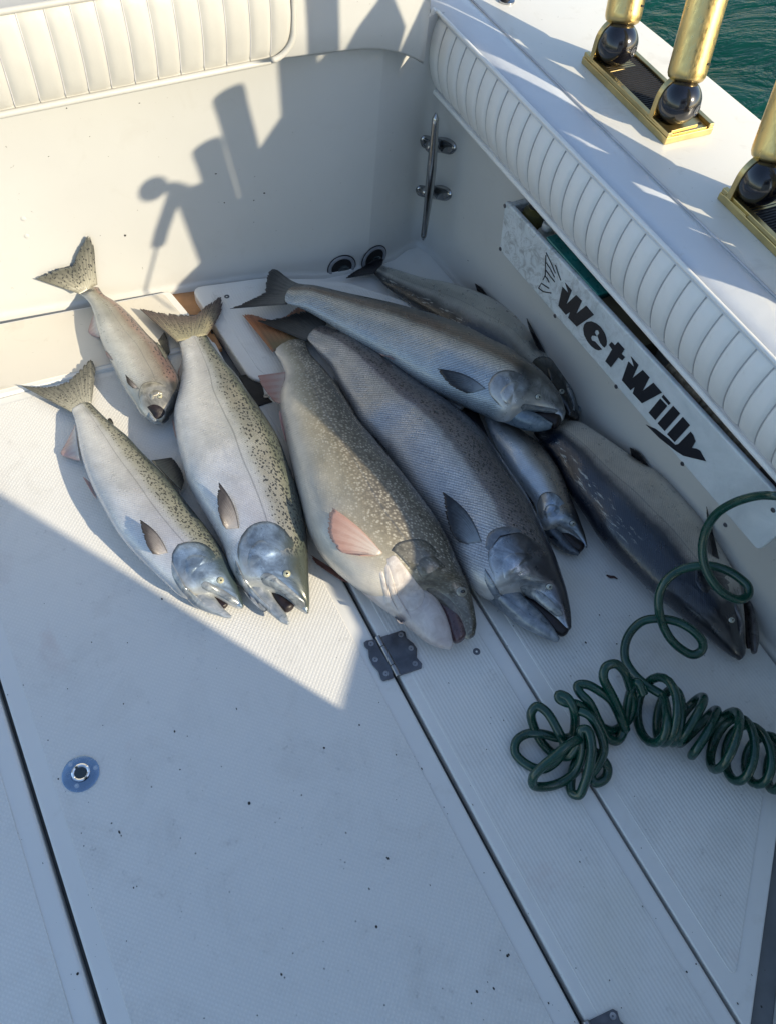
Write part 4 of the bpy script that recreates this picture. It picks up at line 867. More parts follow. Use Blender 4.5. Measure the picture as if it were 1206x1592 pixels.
# ================================================================== ROD HOLDERS
TD = Vector((-.15,0.0,1.0)).normalized()
def track(a, length, label, seen=True):
    ax = (at(1031,226,GZ)-at(902,98,GZ)); ax.z=0; L=ax.length if length is None else length; ax.normalize(); bx = at(1098,204,GZ)-at(1031,226,GZ); bx.z=0; W=bx.length; bx = Vector((-ax.y,ax.x,0)); 
    if bx.x<0: bx=-bx
    e = empty('rod_holder_track', a+ax*L/2+bx*W/2, label, 'mounting track')
    def q(s0,s1,t0,t1): return [tuple((a+ax*s+bx*t)[:2]) for s,t in ((s0,t0),(s1,t0),(s1,t1),(s0,t1))]
    prism('base_plate', q(0,L,0,W), GZ+.0005, GZ+.013, M_brassdk, e, bevel=.0012)
    prism('rail', q(.001,L-.001,.001,.011), GZ+.0132, GZ+.0215, M_brassdk, e, bevel=.0012)
    prism('rail', q(.001,L-.001,W-.011,W-.001), GZ+.0132, GZ+.0215, M_brassdk, e, bevel=.0012)
    prism('rubber_insert', q(.035,L-.035,.0125,W-.0125), GZ+.0132, GZ+.0165, M_black, e, bevel=.0005)
    nrib=34
    V=[];Fc=[]
    for i in range(nrib):
        s=.036+(L-.072)*i/nrib; b=len(V)
        for s_,t_ in ((s,.013),(s+.0018,.013),(s+.0018,W-.013),(s,W-.013)):
            p=a+ax*s_+bx*t_; V.append((p.x,p.y,GZ+.0166)); 
        for s_,t_ in ((s,.013),(s+.0018,.013),(s+.0018,W-.013),(s,W-.013)):
            p=a+ax*s_+bx*t_; V.append((p.x,p.y,GZ+.0182))
        Fc += [(b+4,b+5,b+6,b+7),(b,b+1,b+5,b+4),(b+1,b+2,b+6,b+5),(b+2,b+3,b+7,b+6),(b+3,b,b+4,b+7)]
    tag(mesh('insert_ribs', V, Fc, M_black, e, False), kind='stuff')
    for s in (.004,L-.034): 
        prism('saddle_plate', q(s,s+.030,.0125,W-.0125), GZ+.0132, GZ+.0150, M_brassdk, e, bevel=.0006)
        for t in (.02,W-.02): lathe('screw', a+ax*(s+.015 if s<.1 else s+.018)+bx*t+Vector((0,0,.0150)), (0,0,1), [(.0032,-.0005),(.0032,.0008),(.0012,.0008),(.001,.0002)], M_dark, e, 12)
    return e, a, ax, bx, L, W
a1 = at(902,98,GZ); tk1 = track(a1, None, 'gold mounting track carrying the two rod holders at top centre right')
LT = tk1[4]; a2 = at(1113,309,GZ); tk2 = track(a2, LT, 'gold mounting track cut by the right edge of the photo')
track(a2+Vector((a2-a1).xy.to_3d())*1.02, LT, 'gold mounting track farther forward on the gunwale, beyond the right edge')
proto=None
def rod_holder(c, h, label, td=None, r=.031, k=None, tr=.0322):
    """c: ball centre, h: tube length"""
    e = empty('rod_holder', (c[0],c[1],GZ+.014), label, 'rod holder', 'gold rod holders on the gunwale')
    c=Vector(c); td = td or TD
    if k is not None:
        vr=(c-Vector(CAM)).normalized(); td=(Vector((0,.15,1))+vr*k).normalized()
    n=48
    lathe('ball', c, td, [(r*math.sin(a),-r*math.cos(a)) for a in np.linspace(.02,math.pi-.5,26)], M_ball, e, n)
    x,y,d = frame(td)
    R=tr
    prof=[(R*.60,r*.80),(R*.74,r*.82),(R*.90,r*.92),(R*.98,r*1.08),(R,r*1.25),(R,h-.03),(R*1.03,h-.02),(R*1.03,h-.004),(R*.97,h),(R*.80,h),(R*.78,h-.03),(.001,h-.031)]
    lathe('tube', c, td, prof, M_brass, e, n)
    f = Vector((0,-1,0)); f=(f-d*f.dot(d)).normalized(); g = d.cross(f)
    q=c+d*(r*1.62); ang=.35; nn = (f*math.cos(ang)-g*math.sin(ang)*-1).normalized()
    box('slot', q+nn*(R-.0006), (.013,.0026,.0036), M_dark, e, .0006, Matrix((nn.cross(d),nn,d)).transposed())
    # arched bracket behind the ball, bolt in front
    arch=[]; wz=r*.98; base=GZ+.0155
    pts=[(-wz,base-c.z)]+[(wz*math.cos(a),wz*math.sin(a)+.001) for a in np.linspace(math.pi,0,20)]+[(wz,base-c.z)]
    y0=c.y+r*.34; y1=y0+.010; V=[(c.x+p,y0,c.z+q_) for p,q_ in pts]+[(c.x+p,y1,c.z+q_) for p,q_ in pts]; m=len(pts)
    Fc=[tuple(range(m)),tuple(range(2*m-1,m-1,-1))]+[(i+m,(i+1)%m+m,(i+1)%m,i) for i in range(m)]
    mesh('bracket', V, Fc, M_brassdk, e, False, bevel=.001)
    box('bracket_foot', (c.x,c.y,base+.0008), (r*2.0,r*1.5,.003), M_brassdk, e, .0008)
    bd = Vector((.25,-.80,.02)).normalized()
    b=lathe('bolt_head', c, bd, [(r*.01,r*.9),(r*.26,r*.9),(r*.27,r*.975),(r*.21,r*.995),(r*.19,r*.965),(r*.01,r*.965)], M_ball, e, 28)
    lathe('bolt_socket', c, bd, [(r*.01,r*.9),(r*.23,r*.95),(r*.235,r*1.0),(r*.215,r*1.004),(r*.20,r*.975),(r*.11,r*.975),(r*.10,r*.955),(.0001,r*.95)], M_screw, b, 28)
    return e
def ballc(u,v,r): 
    z=GZ+.0155+r*.97; return at(u,v,z)
rA = 31.5*pxw(at(959,67,GZ+.05))
rod_holder(ballc(959,67,rA), .46*K, 'gold rod holder tube farthest back, cut by the top edge', r=rA, k=.33)
rod_holder(ballc(1055,157,rA), .50*K, 'gold rod holder tube in the middle, on the front end of the whole track', r=rA, k=.33)
rod_holder(ballc(1183,282,rA), .50*K, 'gold rod holder tube at the right edge of the photo', r=rA, k=.33)
SD = Vector((1,-1.66,.98)); tops=[]
for (u,v),lab in (((354,142),'gold rod holder tube forward of the right edge, tallest of the hidden row'),((321,224),'gold rod holder tube out of frame, second forward of the right edge'),((294,296),'gold rod holder tube out of frame, carrying the fishing reel')):
    Pc,_ = wallhit(u,v); s_=(1.32*K-.15*(Pc.z-GZ-.05)-Pc.x)/1.147; h_=Pc.z+.98*s_-GZ-.05; top=Pc+SD*s_
    c=(1.32*K, top.y, GZ+.0155+rA*.97); rod_holder(c, h_, lab, r=rA, tr=.0235); tops.append((top,s_))
rod_holder((1.33*K,.705*K,GZ+.0155+rA*.97), .66*K, 'unseen gold rod holder tube added forward of the one at the right edge', td=Vector((-.04,.02,1)).normalized(), r=rA, tr=.0235)  # unseen tube added to cast the dark band on the stern coaming
# extra holders further along, their shadows merge on the gunwale
topF,sF = tops[2]
fr = empty('fishing_reel', (topF.x,topF.y,GZ), 'black fishing reel on its butt, clamped beside the foremost gold tube', 'fishing reel')
def cs(u,v,dt=0): p,_=wallhit(u,v); return p+SD*(sF+dt)
lathe('spool', cs(238,294), SD, [(.001,-.02),(.022,-.02),(.024,-.012),(.024,.012),(.022,.02),(.001,.02)], M_black, fr, 24)
tube('reel_foot', [cs(240,294),cs(270,291),cs(288,296)], .011, M_black, fr, 10)
tube('grip', [cs(272,300),cs(262,330),cs(252,358),cs(246,380)], .013, M_grip, fr, 10)
tube('rod_blank', [cs(246,378),cs(236,415),cs(227,448),cs(219,478)], .0032, M_black, fr, 8)
e = empty('downrigger_foot', at(783,0,GZ), 'small black foot on the gunwale at the top edge', 'mount')
lathe('foot', at(783,-2,GZ+.0005), (0,0,1), [(.013,0),(.013,.010),(.011,.014),(.0108,.05)], M_black, e, 24)
lathe('foot_flange', at(786,1,GZ+.0005), (0,0,1), [(.017,0),(.017,.003),(.014,.004)], M_steel, e, 24)
bb_ = empty('shade_board', (1.32*K,.7*K,GZ+.1), 'added unseen white board over the forward rod holders, shading the stern wall', 'shade board')  # added out of view, outlined to cast the shadow mass on the stern wall
BP = [(.34,.79),(.36,.81),(.47,.91),(.58,1.03),(.70,1.09),(.83,1.15),(.90,1.16),(.95,1.06),(.90,.93),(.75,.875),(.45,.84)]
n=len(BP); V=[(1.31*K,y*K,z*K) for y,z in BP]+[(1.335*K,y*K,z*K) for y,z in BP]
mesh('board', V, [tuple(range(n)),tuple(range(2*n-1,n-1,-1))]+[(i,i+n,(i+1)%n+n,(i+1)%n) for i in range(n)], M_board, bb_, False)
CP = [(-3.2,.60),(-.42,.652),(-.54,.680),(-.64,.715),(-.85,.787),(-1.2,.93),(-1.7,1.08),(-3.2,1.2)]  # unseen gunwale rise added to shade the near end of the sunlit deck
n=len(CP); V=[(1.09*K,y*K,z*K) for y,z in CP]+[(1.53*K,y*K,z*K) for y,z in CP]
o=mesh('shade_sweep', V, [tuple(range(n)),tuple(range(2*n-1,n-1,-1))]+[(i,i+n,(i+1)%n+n,(i+1)%n) for i in range(n)], M_gelgun, None, False); o['kind']='structure'
# ================================================================== CLEAT
cl = empty('mooring_cleat', wallhit(680,265)[0], 'polished steel mooring cleat standing upright on the corner of the side wall', 'cleat')
xb_ = wallhit(690,262)[0]; 
def foot(c, poly):
    V=[];  c0,n0=wallhit(*c)
    L=resample(crom([np.array(p,float) for p in poly+[poly[0]]],60),31)[:-1]
    for dz in (0,.004,.0065):
        for q in L:
            q2 = np.array(c)+(q-np.array(c))*(1 if dz<.005 else .8); p,_=wallhit(*q2); V.append(p+n0*dz)
    m=30; V.append(c0+n0*.0075)
    Fc=[(r*m+k,r*m+(k+1)%m,(r+1)*m+(k+1)%m,(r+1)*m+k) for r in range(2) for k in range(m)]+[(2*m+k,2*m+(k+1)%m,3*m) for k in range(m)]
    ft=mesh('foot', V, Fc, M_steel, cl, True)
    return ft,c0,n0
barx = 1.055*K
bt,bb = atx(677,176,barx), atx(657,373,barx)
for c,poly,bp_ ,scr in (((683,225),[(654,217),(657,210),(672,212),(695,214),(707,222),(709,232),(702,239),(686,236),(670,232),(657,227)],atx(668,228,barx),((700,231),(659,219))),((675,298),[(647,294),(650,288),(665,289),(688,288),(700,295),(702,305),(695,311),(680,309),(664,306),(650,302)],atx(660,298,barx),((693,303),(652,296)))):
    ft,c0,n0 = foot(c,poly)
    P_=[c0+n0*.003, c0.lerp(bp_,.5), bp_]; tube('stem', P_, .0125, M_steel, cl, 16, taper=[1.25,.8,.95])
    for s in scr:
        p,_=wallhit(*s); lathe('screw', p+n0*.0068, n0, [(.0042,-.001),(.0042,.0012),(.0015,.0014),(.0013,.0004)], M_screw, ft, 12)
n=28; tp=[]
for i in range(n):
    s=i/(n-1); tp.append(max(.25,(.62+.38*math.exp(-((s-.45)/.33)**2)))*(min(1,(min(s,1-s)*26+.12))**.5))
tube('horn', [bt.lerp(bb,i/(n-1))+Vector((-.0035*math.sin(math.pi*i/(n-1))*-1,0,0)) for i in range(n)], .0105, M_steel, cl, 20, taper=tp)
# ================================================================== SCUPPERS, PLUGS, DECK FITTINGS
for (u,v),r,lab in (((531,415),22.5,'left scupper drain low on the stern wall, its opening clear'),((581,401),22.5,'right scupper drain low on the stern wall, part covered by a fish tail')):
    c,n0 = wallhit(u,v); R=r*pxw(c)
    e = empty('scupper_drain', c, lab, 'drain')
    lathe('sealant_ring', c+n0*.0008, n0, [(R*.9,0),(R*1.04,0),(R*1.04,.0012),(R*.9,.0014)], M_black, e, 40)
    lathe('flange', c+n0*.0012, n0, [(R*.70,.0),(R*.98,.0),(R*.96,.003),(R*.84,.0045),(R*.76,.003),(R*.74,.0006)], simple('grey_plastic_flange_%d'%u,(.24,.25,.27),.4,0,.2,30,.2), e, 40)
    lathe('pipe_opening', c+n0*.0015, n0, [(R*.72,.0012),(R*.70,.0012),(R*.5,.0006),(.001,.0005)], M_dark, e, 40)  # black disc stands in for the unlit depth of the uncut pipe
    lathe('flap', c+n0*.0018+Vector((R*.15,0,-R*.25)), n0, [(R*.42,.0014),(R*.38,.0022),(.001,.0024)], M_lens, e, 24)
for u,v,lab in ((37,340,'upper of two tiny white screw plugs on the stern wall at left'),(42,367,'lower of two tiny white screw plugs on the stern wall at left')):
    c,n0=wallhit(u,v); o=lathe('screw_plug', c-n0*.0005, n0, [(.0052,0),(.0052,.0012),(.0035,.0020),(.001,.0023)], M_gel, None, 20); tag(o,lab,'plug')
def screw(u,v,z,r,parent): 
    return lathe('screw', at(u,v,z)-Vector((0,0,.0003)), (0,0,1), [(r,0),(r,.0008),(r*.75,.0011),(r*.72,.0004),(r*.45,.0006),(r*.2,.0001),(.0001,0)], M_hinge, parent, 20)
o=screw(740,1013,.0012,.0068,strip); o=screw(353,461,.0132,.006,lid2)
def hinge(dv, lab):
    sx=lambda p: at(480+p[0]/3.547,860+p[1]/3.547,.002)+dv
    e=empty('scalloped_hinge', sx((432,570)), lab, 'hinge', 'black hinges along the deck seam')
    lf=[(303,495),(318,484),(368,477),(378,505),(400,545),(455,632),(468,690),(412,707),(397,695),(385,655),(350,615),(332,575),(328,535),(308,515)]
    rt=[(395,465),(510,428),(528,437),(536,470),(575,500),(594,530),(592,578),(622,612),(619,637),(500,677),(450,600)]
    A_=prism('leaf', [tuple(sx(p)[:2]) for p in lf], .0014, .0048, M_hinge, e, bevel=.0009); B_=prism('leaf', [tuple(sx(p)[:2]) for p in rt], .0014, .0048, M_hinge, e, bevel=.0009)
    for par,L in ((A_,((343,503),(366,590),(424,667))),(B_,((505,453),(561,527),(583,612)))):
        for p in L:
            lathe('screw', sx(p)+Vector((0,0,.0026)), (0,0,1), [(.0050,0),(.0050,.0010),(.0042,.0012),(.0040,.0004),(.0022,.0006),(.0012,.0001),(.0001,0)], M_screw, par, 20)
    k0,k1=sx((378,465)),sx((492,680)); 
    for a,b in ((0,.25),(.26,.73),(.74,1)):
        p,q=k0.lerp(k1,a),k0.lerp(k1,b); p.z=q.z=.0055; lathe('knuckle', p, q-p, [(.0045,0),(.0052,.0006),(.0052,(q-p).length-.0006),(.0045,(q-p).length)], M_screw, e, 18)
hinge(Vector((0,0,0)), 'dark scalloped hinge on the deck seam just below the lake trout head')
hinge(at(951,1568)-at(624,981), 'dark scalloped hinge cut by the bottom edge of the photo')
e=empty('latch_plate', at(400,600,0), 'black recessed latch plate between the raised hatch and the lake trout fin', 'latch')
prism('plate', [tuple(at(u,v,.004)[:2]) for u,v in ((372,584),(399,578),(406,585),(411,612),(424,624),(396,632),(384,612))], -.02, .004, M_black, e, bevel=.001)
for u,v in ((397,584),(414,616)): lathe('screw', at(u,v,.004), (0,0,1), [(.0055,0),(.0055,.0015),(.003,.0016),(.0028,.0004),(.0001,.0003)], M_screw, e, 20)
c=at(126,1203,.0012); R=28.2*pxw(c)
e=empty('flush_ring_pull', c, 'round blue tinted steel flush ring pull in the large hatch', 'ring pull')
lathe('plate', c, (0,0,1), [(R,0),(R,.0012),(R*.95,.0020),(R*.52,.0020),(R*.50,.0005)], M_blue, e, 48)
lathe('ring', c+Vector((.001,.001,0)), (0,0,1), [(R*.34,.0014),(R*.35,.0040),(R*.42,.0052),(R*.49,.0040),(R*.50,.0012)], M_bright, e, 48)
lathe('finger_well', c, (0,0,1), [(R*.36,.0016),(R*.3,.0018),(.001,.0020)], M_lens, e, 36)
ta=at(104,1207,.0032); box('thumb_tab', (ta+c*0).lerp(Vector((c.x,c.y,.0032)),.18), (R*.36,R*.24,.0012), M_blue, e, .0004)
for u,v in ((110,1189),(149,1194),(120,1222)): lathe('screw', at(u,v,.003), (0,0,1), [(.0038,0),(.0036,.0014),(.0012,.0016),(.001,.0006)], M_bright, e, 14)
# ================================================================== SIDE BIN WITH LETTERING
PX = 1.085*K
bn = empty('side_bin', atx(960,640,PX), 'white plastic side bin with worn black lettering, fixed to the side wall under the bolster', 'storage bin')
TL,BL,BR = atx(784,311,PX),atx(775,389,PX),atx(1177,857,PX)
tm = atx(1121,672,PX); TRz = tm.z
def panel_poly(pts, x0, x1, name, mat, bevel):
    n=len(pts); V=[(x0,p[0],p[1]) for p in pts]+[(x1,p[0],p[1]) for p in pts]
    Fc=[tuple(range(n)),tuple(range(2*n-1,n-1,-1))]+[(i+n,(i+1)%n+n,(i+1)%n,i) for i in range(n)]
    return mesh(name, V, Fc, mat, bn, False, bevel=bevel, seg=4)
panel_poly(rounded([(TL.y,TL.z),(BL.y,BL.z),(BR.y,BR.z),(BR.y-.012,TRz)],.010,4), PX, PX+.011, 'front_board', M_board, .0035)
panel_poly([(TL.y-.004,TL.z-.004),(BL.y-.004,BL.z+.002),(BL.y-.018,BL.z+.002),(TL.y-.018,TL.z-.004)], PX+.0112, 1.16*K, 'end_board', M_board, .002)
panel_poly([(BR.y+.004,TRz-.006),(BR.y+.004,BR.z+.006),(BR.y+.016,BR.z+.006),(BR.y+.016,TRz-.006)], PX+.0112, 1.19*K, 'end_board', simple('beige_board',(.46,.42,.36),.5,0,.15,10,.2), .002)
panel_poly([(TL.y-.02,BL.z+.012),(TL.y-.02,BL.z+.002),(BR.y+.02,BR.z+.002),(BR.y+.02,BR.z+.012)], PX+.0112, 1.155*K, 'bottom_board', M_board, .001)
for u,v in ((784,321),(777,388),(862,492),(957,602),(1060,722),(1127,817),(1201,794)):
    p=atx(u,v-1,PX-.0002); lathe('screw', p, (-1,0,0), [(.0044,0),(.0040,.0012),(.0020,.0014),(.0018,.0005),(.0001,.0004)], M_hinge, bn, 14)
XL = PX-.0009
def decal(name, pts, o, s):
    P_=[atx(o[0]+p[0]/s,o[1]+p[1]/s,XL) for p in pts]; return mesh(name, P_, [tuple(range(len(P_)))], M_letter, bn, False, solid=.0005)
s1,o1=8.04,(820,380); s2,o2=7.094,(940,510)
decal('letter', [(460,475),(545,575),(480,745),(600,632),(672,705),(602,865),(725,765),(822,880),(608,1027),(500,915),(525,845),(472,880),(378,765),(430,530),(505,608)],o1,s1)
decal('letter', [(688,1050),(700,1000),(730,968),(790,960),(850,985),(905,1030),(950,1095),(975,1160),(984,1210),(978,1260),(955,1290),(935,1275),(900,1230),(866,1140),(890,1108),(875,1072),(845,1072),(832,1100),(846,1128),(858,1150),(835,1142),(800,1138),(785,1165),(798,1202),(835,1212),(925,1312),(880,1324),(840,1310),(790,1272),(740,1210),(700,1130)],o1,s1)
decal('letter', [(70,152),(105,190),(140,152),(212,232),(180,285),(217,320),(188,357),(145,325),(62,432),(0,365),(75,235),(40,185)],o2,s2)
decal('letter', [(283,312),(365,407),(300,550),(412,462),(487,545),(412,692),(530,602),(625,712),(405,830),(303,720),(325,650),(278,685),(183,575),(255,368),(318,430)],o2,s2)
decal('letter', [(605,777),(683,860),(552,1015),(478,932)],o2,s2); decal('letter_dot', [(640,735),(720,828),(700,850),(622,760)],o2,s2)
decal('letter', [(748,857),(825,942),(655,1135),(577,1050)],o2,s2); decal('letter', [(855,980),(933,1072),(765,1257),(682,1170)],o2,s2)
decal('letter', [(940,1142),(970,1180),(995,1250),(955,1322),(1000,1328),(1045,1352),(1110,1468),(860,1408),(770,1350),(600,1215),(445,1062),(560,1115),(700,1222),(770,1287),(805,1280)],o2,s2)
for st,wd in (([(222,100),(280,215),(340,360)],9),([(222,130),(215,240),(215,380),(185,445)],9),([(225,225),(280,310),(330,412)],9),([(220,320),(275,395),(333,470)],10),([(210,390),(240,430),(262,475)],10),([(340,255),(375,360),(408,450)],9),([(262,550),(165,485),(130,545),(190,590),(290,607)],13)):
    V=[];m=len(st)
    for i,p in enumerate(st):
        d=np.array(st[min(i+1,m-1)],float)-np.array(st[max(i-1,0)],float); d/=np.linalg.norm(d); nn=np.array([-d[1],d[0]])*wd/2
        V.append(np.array(p)+nn); V.append(np.array(p)-nn)
    P_=[atx(o1[0]+p[0]/s1,o1[1]+p[1]/s1,XL) for p in V]
    mesh('logo_stroke', P_, [(2*i,2*i+1,2*i+3,2*i+2) for i in range(m-1)], M_letter, bn, False, solid=.0005)
# contents of the bin
XC = 1.128*K
def cyl(name,label,cat,a,b,r,mat,cap=True):
    A_,B_=Vector(a),Vector(b); e=empty(name,A_,label,cat); Lh=(B_-A_).length
    return e, lathe('body',A_,B_-A_,[(r*.9,0),(r,.004),(r,Lh*.72),(r*.8,Lh*.86),(r*.42,Lh*.9),(r*.42,Lh)],mat,e,24)
bz = BL.z+.014
b1=atx(822,330,XC); e,_=cyl('bottle','olive bottle standing at the aft end of the side bin','bottle',(XC+.004,TL.y-.045,bz),(XC+.004,TL.y-.045,bz+.105),.024,M_olive); lathe('cap',(XC+.004,TL.y-.045,bz+.100),(0,0,1),[(.012,0),(.012,.012),(.01,.014)],M_black,e,20)
e,_=cyl('bottle','cloudy white bottle beside the olive one in the side bin','bottle',(XC,TL.y-.095,bz),(XC,TL.y-.100,bz+.092),.021,M_clear); lathe('cap',(XC,TL.y-.0995,bz+.09),(0,0,1),[(.011,0),(.011,.010),(.009,.012)],M_gel,e,20)
def tub(y0,y1,z1,mat,name,label,cat):
    e=empty(name,(XC,(y0+y1)/2,bz),label,cat); t_=.003
    box('base',(XC,(y0+y1)/2,bz+.003),(.050,abs(y1-y0)-.002,.005),mat,e,.001)
    for x in (-.025,.025): box('side',(XC+x,(y0+y1)/2,(bz+z1)/2),(t_,abs(y1-y0),z1-bz),mat,e,.001)
    for y in (y0,y1): box('end',(XC,y,(bz+z1)/2),(.047,t_,z1-bz),mat,e,.001)
    box('lid',(XC,(y0+y1)/2,z1+.002),(.056,abs(y1-y0)+.006,.004),mat,e,.0015)
ty0,ty1=atx(862,385,XC).y,atx(935,480,XC).y
tub(ty0,ty1,bz+.100,M_teal,'plastic_tub','teal plastic tub inside the side bin under the bolster','tub')
tub(ty1-.012,atx(1000,560,XC).y,bz+.095,simple('brown_tackle_box',(.09,.075,.045),.4,0,.3,15,.2),'tackle_box','dull olive brown tackle box beside the teal tub in the side bin','tackle box')
e=empty('gaff_handle',atx(1110,680,XC),'long cork wrapped gaff handle with a dark foam end lying in the side bin','gaff')
p0,p1=atx(1030,590,XC),atx(1183,742,XC); p0.z=bz+.088; p1.z=bz+.100
n=60; tube('cork_grip',[p0.lerp(p1,i/(n-1))+Vector((rng.normal(0,.0008),0,rng.normal(0,.0008))) for i in range(n)],.019,M_rope,e,16,taper=[1+.10*math.sin(i*1.9)+rng.normal(0,.04) for i in range(n)])
d_=(p1-p0).normalized(); tube('foam_end',[p1-d_*.004,p1,p1+d_*.05,p1+d_*.10],.024,M_grip,e,20,taper=[.8,1,1,.9])
# ================================================================== COILED HOSE
def hp(L): return [at(u,v,z) for u,v,z in L]
HR = 7.1*pxw(at(1000,1100,.03))
loose=[(1290,790,.42),(1240,775,.42),(1206,771,.415),(1177,771,.385),(1139,782,.34),(1111,801,.295),(1096,826,.26),(1091,855,.232),(1096,883,.212),(1110,908,.198),(1130,926,.190),(1149,932,.188),(1162,925,.190),(1162,912,.193),(1149,899,.195),(1130,887,.195),(1107,880,.190),(1081,880,.180),(1055,887,.165),(1036,901,.15),(1025,920,.13),(1023,944,.11),(1029,970,.085),(1042,994,.07),(1061,1011,.062),(1077,1018,.062),(1090,1011,.07),(1091,998,.082),(1077,981,.09),(1055,968,.09),(1027,962,.085),(1000,965,.072),(983,978,.058),(972,998,.045),(971,1024,.035),(984,1047,.038),(1005,1066,.048),(1028,1080,.055)]
hose=empty('coiled_hose', at(1000,1120,0), 'dark green coiled washdown hose heaped on the deck at right', 'hose')
# right hand bundle: loops standing across a path on the deck
def coils(path, r_px, loops, ph=0.0, tilt=.25, seedn=1):
    rg=np.random.default_rng(seedn); pts=[]; P_=crom([np.array(p,float) for p in path], 200); N=int(loops*22)
    for i in range(N+1):
        s=i/N; c=P_[min(199,int(s*199))]; fr_=s*199-int(s*199); c2=P_[min(199,int(s*199)+1)]; c=c+(c2-c)*fr_
        W_=at(c[0],c[1],0); nx_=P_[min(199,int(s*199)+3)]; W2=at(nx_[0],nx_[1],0); pv=P_[max(0,int(s*199)-3)]; W0=at(pv[0],pv[1],0)
        d=(W2-W0).normalized(); R_=r_px*pxw(W_)*(1+.10*math.sin(s*loops*1.3+1)+.05*math.sin(s*loops*3.1))
        a=ph+2*math.pi*loops*s; side=Vector((-d.y,d.x,0))
        tl=tilt*math.sin(s*loops*.9+seedn)
        pts.append(W_+side*math.cos(a)*R_*1.02+Vector((0,0,1))*(R_*.78*(1+math.sin(a))*(1+.12*math.sin(s*loops*2.7))+HR)+d*math.sin(a)*R_*(tl+.12)-d*math.cos(a)*R_*tl)
    return pts
R1=coils([(992,1118),(1015,1122),(1045,1128),(1075,1145),(1105,1165),(1140,1182),(1180,1195),(1225,1205)],43,9.5,ph=2.2,tilt=.20,seedn=2)
R1=R1+[R1[-1]+Vector((.05*i,-.01*i,-R1[-1].z*.12*i)) for i in range(1,6)]
part1=hp(loose)
join=crom([np.array(p) for p in part1], 420)
tail1=[np.array(part1[-1])]+[np.array(p) for p in R1]
path=[tuple(p) for p in join]+[tuple(p) for p in crom([np.array(part1[-2]),np.array(part1[-1]),np.array(R1[0]),np.array(R1[1])],30)[10:]]+[tuple(p) for p in R1[1:]]
path=[tuple(p) for p in resample(path,1500)]
tube('hose_run', path, HR, M_hose, hose, 14, taper=[min(1.0,pxw(p)/pxw(at(1000,1100,.03))) for p in path])
left=[(1000,1080,.075),(990,1060,.085),(980,1075,.06),(972,1110,.03),(968,1138,.016),(958,1152,.014),(944,1147,.02),(930,1122,.045),(915,1092,.07),(900,1076,.075),(897,1066,.075),(910,1064,.078),(930,1074,.075),(950,1090,.06),
 (966,1122,.035),(972,1135,.020),(965,1112,.045),(950,1080,.075),(937,1052,.10),(941,1037,.11),(955,1032,.11),(968,1042,.10),(978,1066,.07),(984,1095,.04),(975,1120,.016),
 (955,1135,.010),(935,1130,.03),(915,1110,.055),(896,1095,.07),(878,1092,.075),(868,1086,.075),(868,1080,.078),(880,1084,.08),(890,1100,.075),(893,1125,.05),(888,1145,.03),(868,1147,.03),(842,1141,.03),(818,1141,.022),(802,1152,.016),(800,1170,.010),(816,1187,.008),(840,1196,.010),(862,1185,.02),
 (876,1160,.04),(866,1135,.055),(848,1106,.06),(834,1098,.06),(825,1108,.05),(829,1130,.03),(842,1155,.014),(860,1172,.010),(884,1175,.03),(900,1150,.06),(880,1160,.07),(860,1177,.066),(840,1194,.055),(828,1208,.04),(829,1221,.022),(848,1223,.012),(872,1216,.010),(893,1200,.02),
 (905,1165,.05),(903,1135,.07),(912,1135,.075),(919,1160,.07),(916,1190,.055),(908,1218,.035),(899,1236,.018),(888,1232,.010),(887,1212,.010),(897,1180,.02),(915,1165,.03),(935,1180,.03),(944,1195,.02),(940,1210,.012),(925,1217,.010),(918,1207,.012),(928,1190,.03),(938,1165,.05),(930,1135,.065),(915,1112,.075),(900,1105,.07)]
tube('hose_run', [tuple(p) for p in resample(crom([np.array(p) for p in hp(left)],1100),1300)], HR, M_hose, hose, 14)
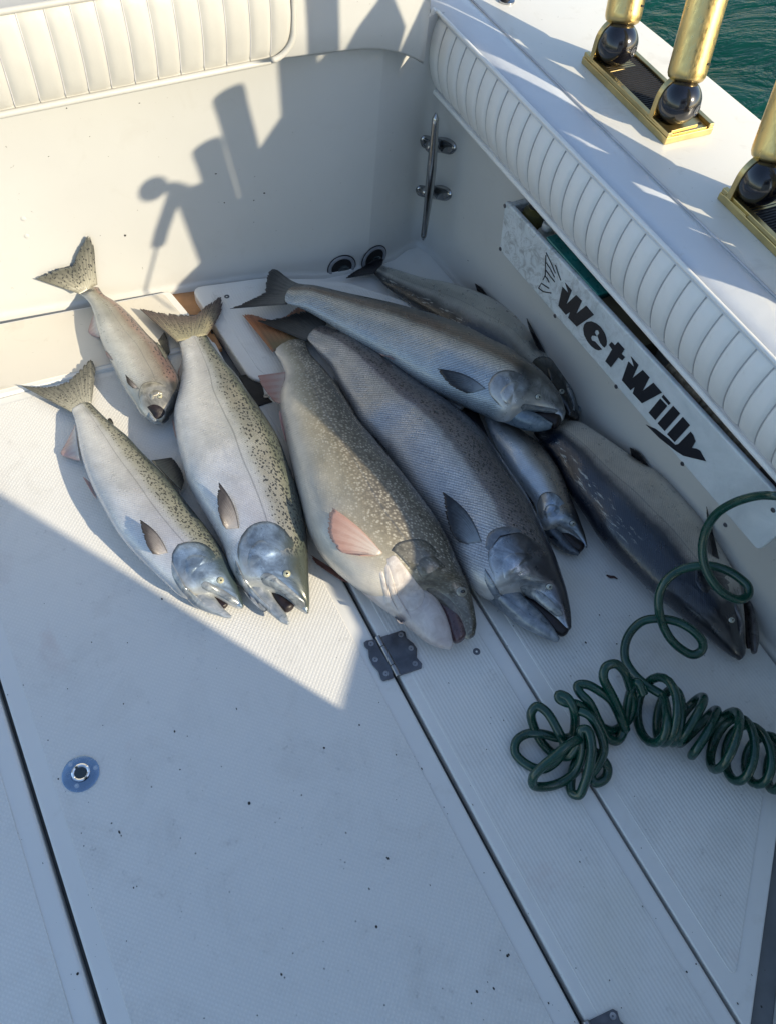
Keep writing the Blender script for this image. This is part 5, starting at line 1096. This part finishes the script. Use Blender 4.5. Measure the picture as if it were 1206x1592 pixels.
# ================================================================== FLECKS AND SCRAPS
V=[];Fc=[]
def fleck(p, r, nrm=Vector((0,0,1))):
    x,y,d=frame(nrm); b=len(V); k=random.randint(5,7); a0=random.random()*6; el=random.uniform(.35,1)
    for i in range(k):
        a=2*math.pi*i/k; rr=r*random.uniform(.6,1.1); V.append(p+x*math.cos(a+a0)*rr+y*math.sin(a+a0)*rr*el)
    V.append(p+d*r*.35); Fc.extend([(b+i,b+(i+1)%k,b+k) for i in range(k)])
for u,v,r in ((186,1294,4),(189,1299,3),(368,1102,3.2),(388,1249,4),(272,1137,3),(208,1380,2.5),(213,1378,2),(121,1514,3),(67,1342,2),(91,1211,2),(603,1335,3),(574,1382,2.8),(668,1376,2.4),(585,1441,3),(788,1486,4.5),(741,1542,4),(767,1537,3.5),(438,1515,3),(443,1520,2),(732,1560,2),(469,1236,2),(538,1295,2),(910,999,3.5),(931,956,2),(734,1251,2),(782,1120,2.2),(559,1127,2),(697,1062,2),(655,1195,2.4),(504,1163,2.6),(252,931,3),(1168,1516,3),(1183,1565,3),(1146,1560,2.5),(998,1409,2.5),(1067,1511,3),(852,1560,2.5),(790,1484,3)):
    fleck(at(u,v,.0016), .85*r*pxw(at(u,v)))
for _ in range(210):
    u,v=random.uniform(0,1200),random.uniform(860,1590); fleck(at(u,v,.0016), random.choice((.5,.6,.8,1.1,1.5))*pxw(at(u,v)))
for u,v,r in ((411,300,2),(395,311,1.5),(395,345,1.5),(195,366,2.4),(169,243,1),(76,243,1.2),(217,160,1.5),(104,168,1.8),(140,212,1),(336,270,2),(349,315,1.5),(255,100,2),(727,405,2)):
    p,n0=wallhit(u,v); fleck(p+n0*.0005, r*pxw(p), n0)
tag(mesh('debris_flecks', V, Fc, simple('dark_debris',(.022,.02,.018),.7,0,.5,50,0), None, False), 'small dark flecks of dirt and fish debris scattered over the white deck', 'debris', kind='stuff')
o=tube('fish_scrap', [at(942,894,.003),at(948,897,.004),at(954,897,.0045),at(959,900,.003)], .0028, simple('dark_red_scrap',(.05,.015,.012),.4,0,.3,40,.3), None, 8, taper=[.5,1,.8,.3]); tag(o,'dark red shred on the deck between the largest king and the navy backed salmon','scrap')
